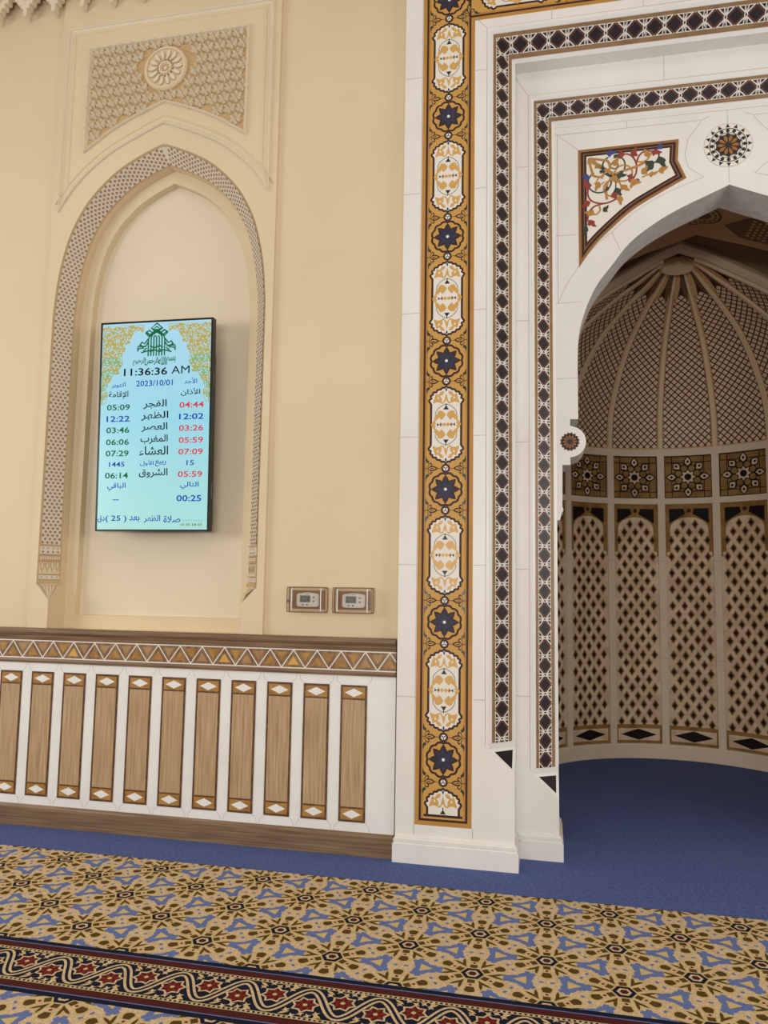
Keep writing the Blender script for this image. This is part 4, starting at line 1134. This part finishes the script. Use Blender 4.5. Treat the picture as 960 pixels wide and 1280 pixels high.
def put_text(name, body, fx, fy, wid, hei, m, bold=.012, label=None, d=.0012, maxclip=None):
    vs, fs = text_mesh(body, bold)
    if not vs: return
    x0, x1 = min(v[0] for v in vs), max(v[0] for v in vs); y0, y1 = min(v[1] for v in vs), max(v[1] for v in vs)
    cx, cz = SPt(fx, fy); kx = wid*sw/(x1-x0); ky = hei*sh/(y1-y0)
    mb = MB(); base = 0
    mi = mb.mi(m)
    mb.v = [tuple(TV(cx+(x-(x0+x1)/2)*kx, cz+(y-(y0+y1)/2)*ky, d)) for x, y in vs]; mb.f = fs; mb.m = [mi]*len(fs)
    o = mb.build(name, scr)
    if label: o['label'] = label
    return o
put_text('clock_text', '11:36:36', .41, .240, .40, .037, 'ink_black', .014, 'large black digits reading 11:36:36'); put_text('clock_text', 'AM', .73, .237, .165, .037, 'ink_black', .0, 'large black letters reading AM')
put_text('month_text', arabic('أكتوبر'), .165, .300, .135, .030, 'ink_blue', .012); put_text('date_text', '2023/10/01', .495, .297, .335, .029, 'ink_blue', .012); put_text('day_text', arabic('الأحد'), .825, .291, .115, .027, 'ink_blue', .012)
put_text('heading_text', arabic('الإقامة'), .165, .351, .185, .040, 'ink_black', .012); put_text('heading_text', arabic('الأذان'), .825, .346, .175, .036, 'ink_black', .012)
rowsT = [(.408, '05:09', 'الفجر', '04:44', 'ink_green', 'ink_red', .215), (.464, '12:22', 'الظهر', '12:02', 'ink_blue', 'ink_blue', .250), (.519, '03:46', 'العصر', '03:26', 'ink_green', 'ink_red', .238), (.577, '06:06', 'المغرب', '05:59', 'ink_green', 'ink_red', .250), (.632, '07:29', 'العشاء', '07:09', 'ink_green', 'ink_red', .262), (.739, '06:14', 'الشروق', '05:59', 'ink_green', 'ink_red', .262)]
for fy, a, b, c, ma, mc, wn in rowsT:
    put_text('prayer_time', a, .168, fy+.002, .215, .029, ma, .016); put_text('prayer_name', arabic(b), .505, fy-.008, wn, .045, 'ink_black', .013); put_text('prayer_time', c, .838, fy-.001, .220, .029, mc, .016)
put_text('year_text', '1445', .168, .687, .145, .024, 'ink_blue', .012); put_text('month_text', arabic('ربيع')+'', .570, .685, .10, .028, 'ink_blue', .012); put_text('month_text', arabic('الأول'), .445, .683, .125, .028, 'ink_blue', .012); put_text('day_text', '15', .838, .684, .068, .024, 'ink_blue', .012)
put_text('heading_text', arabic('الباقي'), .170, .795, .170, .038, 'ink_blue', .012); put_text('heading_text', arabic('التالي'), .835, .792, .165, .036, 'ink_blue', .012)
put_text('remaining_text', '--', .168, .858, .055, .004, 'ink_blue', .02); put_text('remaining_text', '00:25', .833, .852, .222, .030, 'ink_blue', .016)
for wd, fx, wid, h in ((arabic('صلاة'), .685, .15, .034), (arabic('الظهر'), .505, .15, .038), (arabic('بعد'), .345, .095, .030), ('( 25 )', .175, .195, .034), (arabic('دق'), .037, .065, .032)): put_text('ticker_text', wd, fx, .950, wid, h, 'ink_blue', .012)
put_text('small_text', '10 05 04 03', .86, .977, .19, .012, 'ink_brown', .01); put_text('small_text', arabic('بقية اليوم') if False else '. . . . . . . .', .87, .957, .17, .004, 'ink_blue', .01)
# gold corner ornaments
def in_poly(p_, P_):
    c = False
    for i in range(len(P_)):
        a, b = P_[i-1], P_[i]
        if (a[1] > p_[1]) != (b[1] > p_[1]) and p_[0] < (b[0]-a[0])*(p_[1]-a[1])/(b[1]-a[1])+a[0]: c = not c
    return c
reg = [(.012, .012), (.40, .012), (.36, .030), (.30, .045), (.26, .075), (.205, .112), (.185, .15), (.19, .20), (.15, .235), (.09, .262), (.06, .285), (.045, .33), (.055, .37), (.03, .395), (.012, .395)]
for s_ in (0, 1):
    rnd = random.Random(3); mb = MB()
    mp_ = lambda fx, fy: SPt(1-fx if s_ else fx, fy)
    mb.stroke([mp_(*p_) for p_ in reg], .004, TV, .0008, 'ink_gold', True)
    asp = sw/sh
    y = .028
    j = 0
    while y < .39:
        x = .022+(.018 if j % 2 else 0)
        while x < .38:
            if in_poly((x, y), reg):
                m_ = 'ink_gold' if y < .15 else ('ink_gold_green' if (j % 3) else 'ink_gold')
                a0 = rnd.random()*2*PI; dr = rnd.choice((-1, 1)); r0 = .021
                pts = []
                for i in range(13):
                    t_ = i/12; r_ = r0*(1-.72*t_); a = a0+dr*t_*2*PI*1.1
                    pts.append(mp_(x+r_*math.cos(a), y+r_*math.sin(a)*asp))
                mb.stroke(pts, [.005+.005*math.sin(PI*i/12) for i in range(13)], TV, .001, m_)
                c_ = mp_(x+.022*math.cos(a0+2), y+.022*math.sin(a0+2)*asp); mb.flat(circle(*c_, .010, 7), TV, .0011, m_)
            x += .038
        y += .021; j += 1
    mb.build('corner_ornament', scr)
# green calligraphic emblem shaped like a stepped tower
mb = MB(); E2 = lambda P_: [SPt(.505+x, .095-y) for x, y in P_]
def es(P_, w_=.0095): mb.stroke(E2(P_), w_, TV, .001, 'ink_green')
es([(0, .090), (.05, .066), (-.03, .040), (-.07, .056), (-.10, .044), (-.07, .026), (.0, .050), (.07, .026), (.10, .044), (.07, .056), (.03, .040), (-.05, .066), (0, .090)])
es([(0, .074), (.03, .060), (-.05, .030), (-.10, .05)]); es([(0, .074), (-.03, .060), (.05, .030), (.10, .05)]); es([(-.07, .03), (0, .06), (.07, .03)])
for x in (-.075, -.05, -.025, 0, .025, .05, .075):
    es([(x, -.070), (x, .012 if abs(x) > .06 else .022), (x+.012, .030)] if x < 0 else [(x, -.070), (x, .012 if abs(x) > .06 else .022), (x-.012, .030)])
for s_ in (-1, 1):
    es([(s_*.075, .015), (s_*.11, -.008), (s_*.135, .0), (s_*.15, -.012), (s_*.12, -.03), (s_*.16, -.03), (s_*.175, -.045)]); es([(s_*.075, .0), (s_*.10, -.022), (s_*.17, -.020), (s_*.175, -.035)])
    es([(s_*.03, -.04), (s_*.09, -.045), (s_*.14, -.052)]); es([(s_*.09, -.03), (s_*.12, -.045)])
es([(-.06, -.02), (-.02, -.03), (.03, -.02), (.06, -.03)]); es([(-.06, -.05), (-.02, -.04), (.03, -.05), (.06, -.042)])
mb.build('emblem', scr)
for wd, fx, wid in ((arabic('بسم'), .640, .085), (arabic('الله'), .560, .070), (arabic('الرحمن'), .462, .125), (arabic('الرحيم'), .350, .115)): put_text('emblem_text', wd, fx, .190, wid, .040, 'ink_green', .022)

# ------------------------------------------------------------------ thermostats in clear lockable covers
YT = 4.65
def thermostat(x, label):
    t = thing('wall_thermostat', label, 'thermostat', (x, YT, 1.515), 'thermostats in clear covers')
    mb = MB(); TT = FY(YT)
    mb.prism([(x-.105+a, 1.515+b) for a, b in ((0, -.058), (.21, -.058), (.21, .058), (0, .058))], TT, 0, .006, 'brown_backing'); mb.build('backplate', t)
    mb = MB(); cx, cz = x, 1.512
    ov = spline([(-.070, -.036), (-.04, -.042), (.04, -.042), (.070, -.036), (.073, 0), (.070, .036), (.04, .043), (0, .047), (-.04, .043), (-.070, .036), (-.073, 0)], 3, True)
    mb.prism([(cx+a, cz+b) for a, b in ov], TT, .006, .022, 'white_plastic'); mb.prism([(cx+a*.95, cz+b*.94) for a, b in ov], TT, .022, .026, 'white_plastic')
    mb.flat(rect(cx-.012, cx+.012, cz+.036, cz+.040), TT, .0265, 'grey_plastic')
    mb.build('body', t)
    mb = MB(); mb.prism(rect(cx-.050, cx+.018, cz-.014, cz+.029), TT, .026, .0275, 'grey_plastic'); mb.flat(rect(cx-.046, cx+.014, cz-.010, cz+.025), TT, .028, 'display_green')
    for a in (-.036, -.026, -.012): mb.flat(rect(cx+a, cx+a+.007, cz+.0, cz+.016), TT, .0284, 'grey_plastic')
    mb.build('display', t)
    for a, b in ((.040, .018), (.040, -.006), (-.030, -.029), (-.002, -.029)):
        mb = MB(); mb.prism(circle(cx+a, cz+b, .007, 12, .0055), TT, .026, .029, 'grey_plastic'); mb.build('button', t)
    mb = MB(); w2, h2, dp = .126, .078, .058
    rr = spline([(-w2, -h2+.02), (-w2+.006, -h2+.006), (-w2+.02, -h2), (w2-.02, -h2), (w2-.006, -h2+.006), (w2, -h2+.02), (w2, h2-.02), (w2-.006, h2-.006), (w2-.02, h2), (-w2+.02, h2), (-w2+.006, h2-.006), (-w2, h2-.02)], 2, True)
    P_ = [(cx+a, 1.515+b) for a, b in rr]
    mb.prism(P_, TT, 0, dp, 'clear_plastic')
    mb.build('clear_cover', t)
    mb = MB()
    for dd, rr_ in ((.004, .0032), (dp, .0026)): mb.tube([TT(u, v, dd) for u, v in P_], rr_, 'brown_backing', 6, True)
    for sx in (-1, 1): mb.prism(rect(cx+sx*(w2-.03)-.003, cx+sx*(w2-.03)+.003, 1.515-h2+.006, 1.515+h2-.006), TT, dp-.008, dp+.001, 'white_plastic')
    for i in range(12): mb.prism(rect(cx+w2-.020, cx+w2-.010, 1.515-.06+i*.0105, 1.515-.06+i*.0105+.005), TT, dp-.004, dp+.002, 'brown_backing')
    mb.build('cover_rim', t)
    mb = MB(); mb.lathe((cx-w2+.008 if x < -1.3 else cx+w2-.012, YT-dp, 1.505), (0, -1, 0), [(.008, 0), (.008, .008), (.005, .010), (0, .010)], 'metal_grey', 12); mb.build('lock', t)
    return t
thermostat(-1.477, 'left white thermostat in clear cover, farther from the marble portal, above zigzag frieze')
thermostat(-1.178, 'right white thermostat in clear cover, nearest the marble portal, above zigzag frieze')

# ------------------------------------------------------------------ patterned carpet
YE = 4.22; YBT, YBB = 3.177, 2.777
cp = thing('prayer_carpet', 'beige prayer carpet with brown star rosettes and dark scroll border stripe', 'carpet', (-.5, 2.4, 0))
XA_, XB_ = -4.6, 3.2
TFc = FL(.004)
def star_cell(mb, x, y, lim):
    def f(P_, d, m):
        P_ = clip_rect([(x+a, y+b) for a, b in P_], XA_, XB_, lim[0], lim[1])
        if len(P_) >= 3: mb.flat(P_, TFc, d, m)
    for i in range(6):
        a = PI/2+i*PI/3; ca, sa = math.cos(a), math.sin(a); k = .98
        r_ = lambda P_: [(k*(ca*p-sa*q_), k*(sa*p+ca*q_)) for p, q_ in P_]
        f(r_([(.040, -.019), (.078, -.020), (.105, -.022), (.142, -.031), (.156, -.023), (.162, 0), (.156, .023), (.142, .031), (.105, .022), (.078, .020), (.040, .019)]), .0003, 'carpet_yellow')
        f(r_([(.050, -.015), (.078, -.016), (.078, .016), (.050, .015)]), .0006, 'carpet_brown')
        f(r_([(.083, -.016), (.103, -.018), (.103, .018), (.083, .016)]), .0006, 'carpet_beige')
        f(r_([(.093, -.009), (.102, 0), (.093, .009), (.084, 0)]), .0009, 'carpet_red')
        f(r_([(.109, -.015), (.138, -.023), (.149, -.016), (.154, 0), (.149, .016), (.138, .023), (.109, .015)]), .0006, 'carpet_brown')
        for s_ in (-1, 1):
            f(r_([(p, s_*q_) for p, q_ in ((.044, .022), (.075, .029), (.105, .031), (.138, .042), (.120, .056), (.085, .056), (.056, .043))][::s_]), .0002, 'carpet_yellow')
            f(r_([(p, s_*q_) for p, q_ in ((.054, .030), (.075, .034), (.102, .036), (.128, .044), (.110, .050), (.085, .049), (.064, .041))][::s_]), .0005, 'carpet_brown')
    hx = lambda r0, a0=0: [(r0*math.cos(a0+i*PI/3), r0*math.sin(a0+i*PI/3)) for i in range(6)]
    f(hx(.054), .0004, 'carpet_yellow'); f(hx(.048), .0010, 'carpet_navy'); f(hx(.030), .0012, 'carpet_beige'); f(hx(.018), .0014, 'carpet_maroon')
def trefoil(mb, x, y, a0, lim):
    def f(P_, d, m):
        P_ = clip_rect([(x+a, y+b) for a, b in P_], XA_, XB_, lim[0], lim[1])
        if len(P_) >= 3: mb.flat(P_, TFc, d, m)
    for i in range(3):
        a = a0+i*2*PI/3; ca, sa = math.cos(a), math.sin(a)
        r_ = lambda P_: [(ca*p-sa*q_, sa*p+ca*q_) for p, q_ in P_]
        f(r_([(.008, -.024), (.024, -.034), (.048, -.028), (.052, -.022), (.070, -.026), (.080, -.010), (.070, 0), (.080, .010), (.070, .026), (.052, .022), (.048, .028), (.024, .034), (.008, .024)]), .0005+.00005*i, 'carpet_cornflower')
    f([(.036*math.cos(a0+i*2*PI/3), .036*math.sin(a0+i*2*PI/3)) for i in range(3)], .0010, 'carpet_yellow')
def dash(mb, x, y, a, lim):
    ca, sa = math.cos(a), math.sin(a)
    for s_ in (-1, 1):
        P_ = [(x+ca*p-sa*q_, y+sa*p+ca*q_) for p, q_ in ((s_*.022-.009, -.006), (s_*.022+.009, -.006), (s_*.022+.009, .006), (s_*.022-.009, .006))]
        P_ = clip_rect(P_, XA_, XB_, *lim)
        if len(P_) >= 3: mb.flat(P_, TFc, .0006, 'carpet_cornflower')
AX_ = .606; DY = .1872
for lim in ((YBT, YE), (.55, YBB)):
    mb = MB(); mb.prism(rect(XA_, XB_, *lim), FL(0), 0, .004, 'carpet_beige')
    j = -2
    jmax = int((YE-.3)/DY)+3
    for j in range(-1, jmax):
        y = 4.098-j*DY
        if y < lim[0]-.25 or y > lim[1]+.25: continue
        i0 = int((XA_)/AX_)-1
        for i in range(i0, int(XB_/AX_)+2):
            x = .296-.012*(0)+i*AX_+(AX_/2 if j % 2 else 0)
            star_cell(mb, x, y, lim)
            # two interstitial triangles per lattice point: centred a third of the way along
            trefoil(mb, x+AX_/3, y, PI, lim); trefoil(mb, x-AX_/3, y, 0, lim)
            dash(mb, x, y+DY, 0, lim); dash(mb, x+AX_/4, y+DY/2, PI/2+PI/5.5, lim); dash(mb, x-AX_/4, y+DY/2, PI/2-PI/5.5, lim)
    mb.build('star_field', cp)
mb = MB(); mb.prism(rect(XA_, XB_, YBB, YBT), FL(0), 0, .0042, 'carpet_navy')
def row(y0, y1, m, d=.0006): mb.flat(rect(XA_, XB_, y0, y1), TFc, d, m)
for s_ in (1, -1):
    c0 = (YBT+YBB)/2; y = lambda o: c0+s_*o
    def rw(a, b, m, d=.0006): row(min(y(a), y(b)), max(y(a), y(b)), m, d)
    rw(.166, .172, 'carpet_cornflower'); rw(.128, .166, 'carpet_maroon'); rw(.120, .124, 'carpet_yellow'); rw(.104, .108, 'carpet_yellow')
    x = XA_
    while x < XB_-.02:
        mb.flat(rect(x, x+.010, min(y(.109), y(.119)), max(y(.109), y(.119))), TFc, .0006, 'carpet_beige'); x += .02
c0 = (YBT+YBB)/2; per = .276
x = XA_+.1
def vine(dx, amp): return [(XA_+i*.0115, c0+amp*math.cos(2*PI*(XA_+i*.0115+4.5)/per+dx)) for i in range(int((XB_-XA_)/.0115))]
mb.stroke(vine(0, .082), .034, TFc, .0007, 'carpet_beige'); mb.stroke(vine(0, .082), .012, TFc, .0010, 'carpet_navy')
k = 0
x = -4.5
while x < XB_-.15:
    sgn = 1 if k % 2 == 0 else -1
    X_ = x; yv = c0-sgn*.022
    def pf2(P_, d, m): mb.flat([(X_+a, yv+sgn*b) for a, b in P_][::sgn], TFc, d, m)
    pf2(star(0, 0, 7, .058, .042, .2), .0012, 'carpet_beige'); pf2(star(0, 0, 7, .047, .032, .2), .0013, 'carpet_maroon')
    for i in range(6):
        a = i*PI/3+.3; pf2(leaf(.010*math.cos(a), .010*math.sin(a), .040*math.cos(a), .040*math.sin(a), .016, 4), .0014, 'carpet_red')
    pf2(circle(0, 0, .010, 7), .0016, 'carpet_yellow')
    for a, b in ((.058, -.05), (-.062, -.045), (.030, -.070), (-.03, -.078), (.0, -.062), (.062, -.078)): pf2(star(a, b, 4, .017, .007, .5), .0009, 'carpet_beige')
    pf2(leaf(.045, -.05, .085, -.078, .014, 4), .0010, 'carpet_yellow'); pf2(leaf(-.045, -.05, -.085, -.078, .014, 4), .0010, 'carpet_yellow')
    x += per/2; k += 1
mb.build('border_stripe', cp)
print('verts', sum(len(m.vertices) for m in bpy.data.meshes))
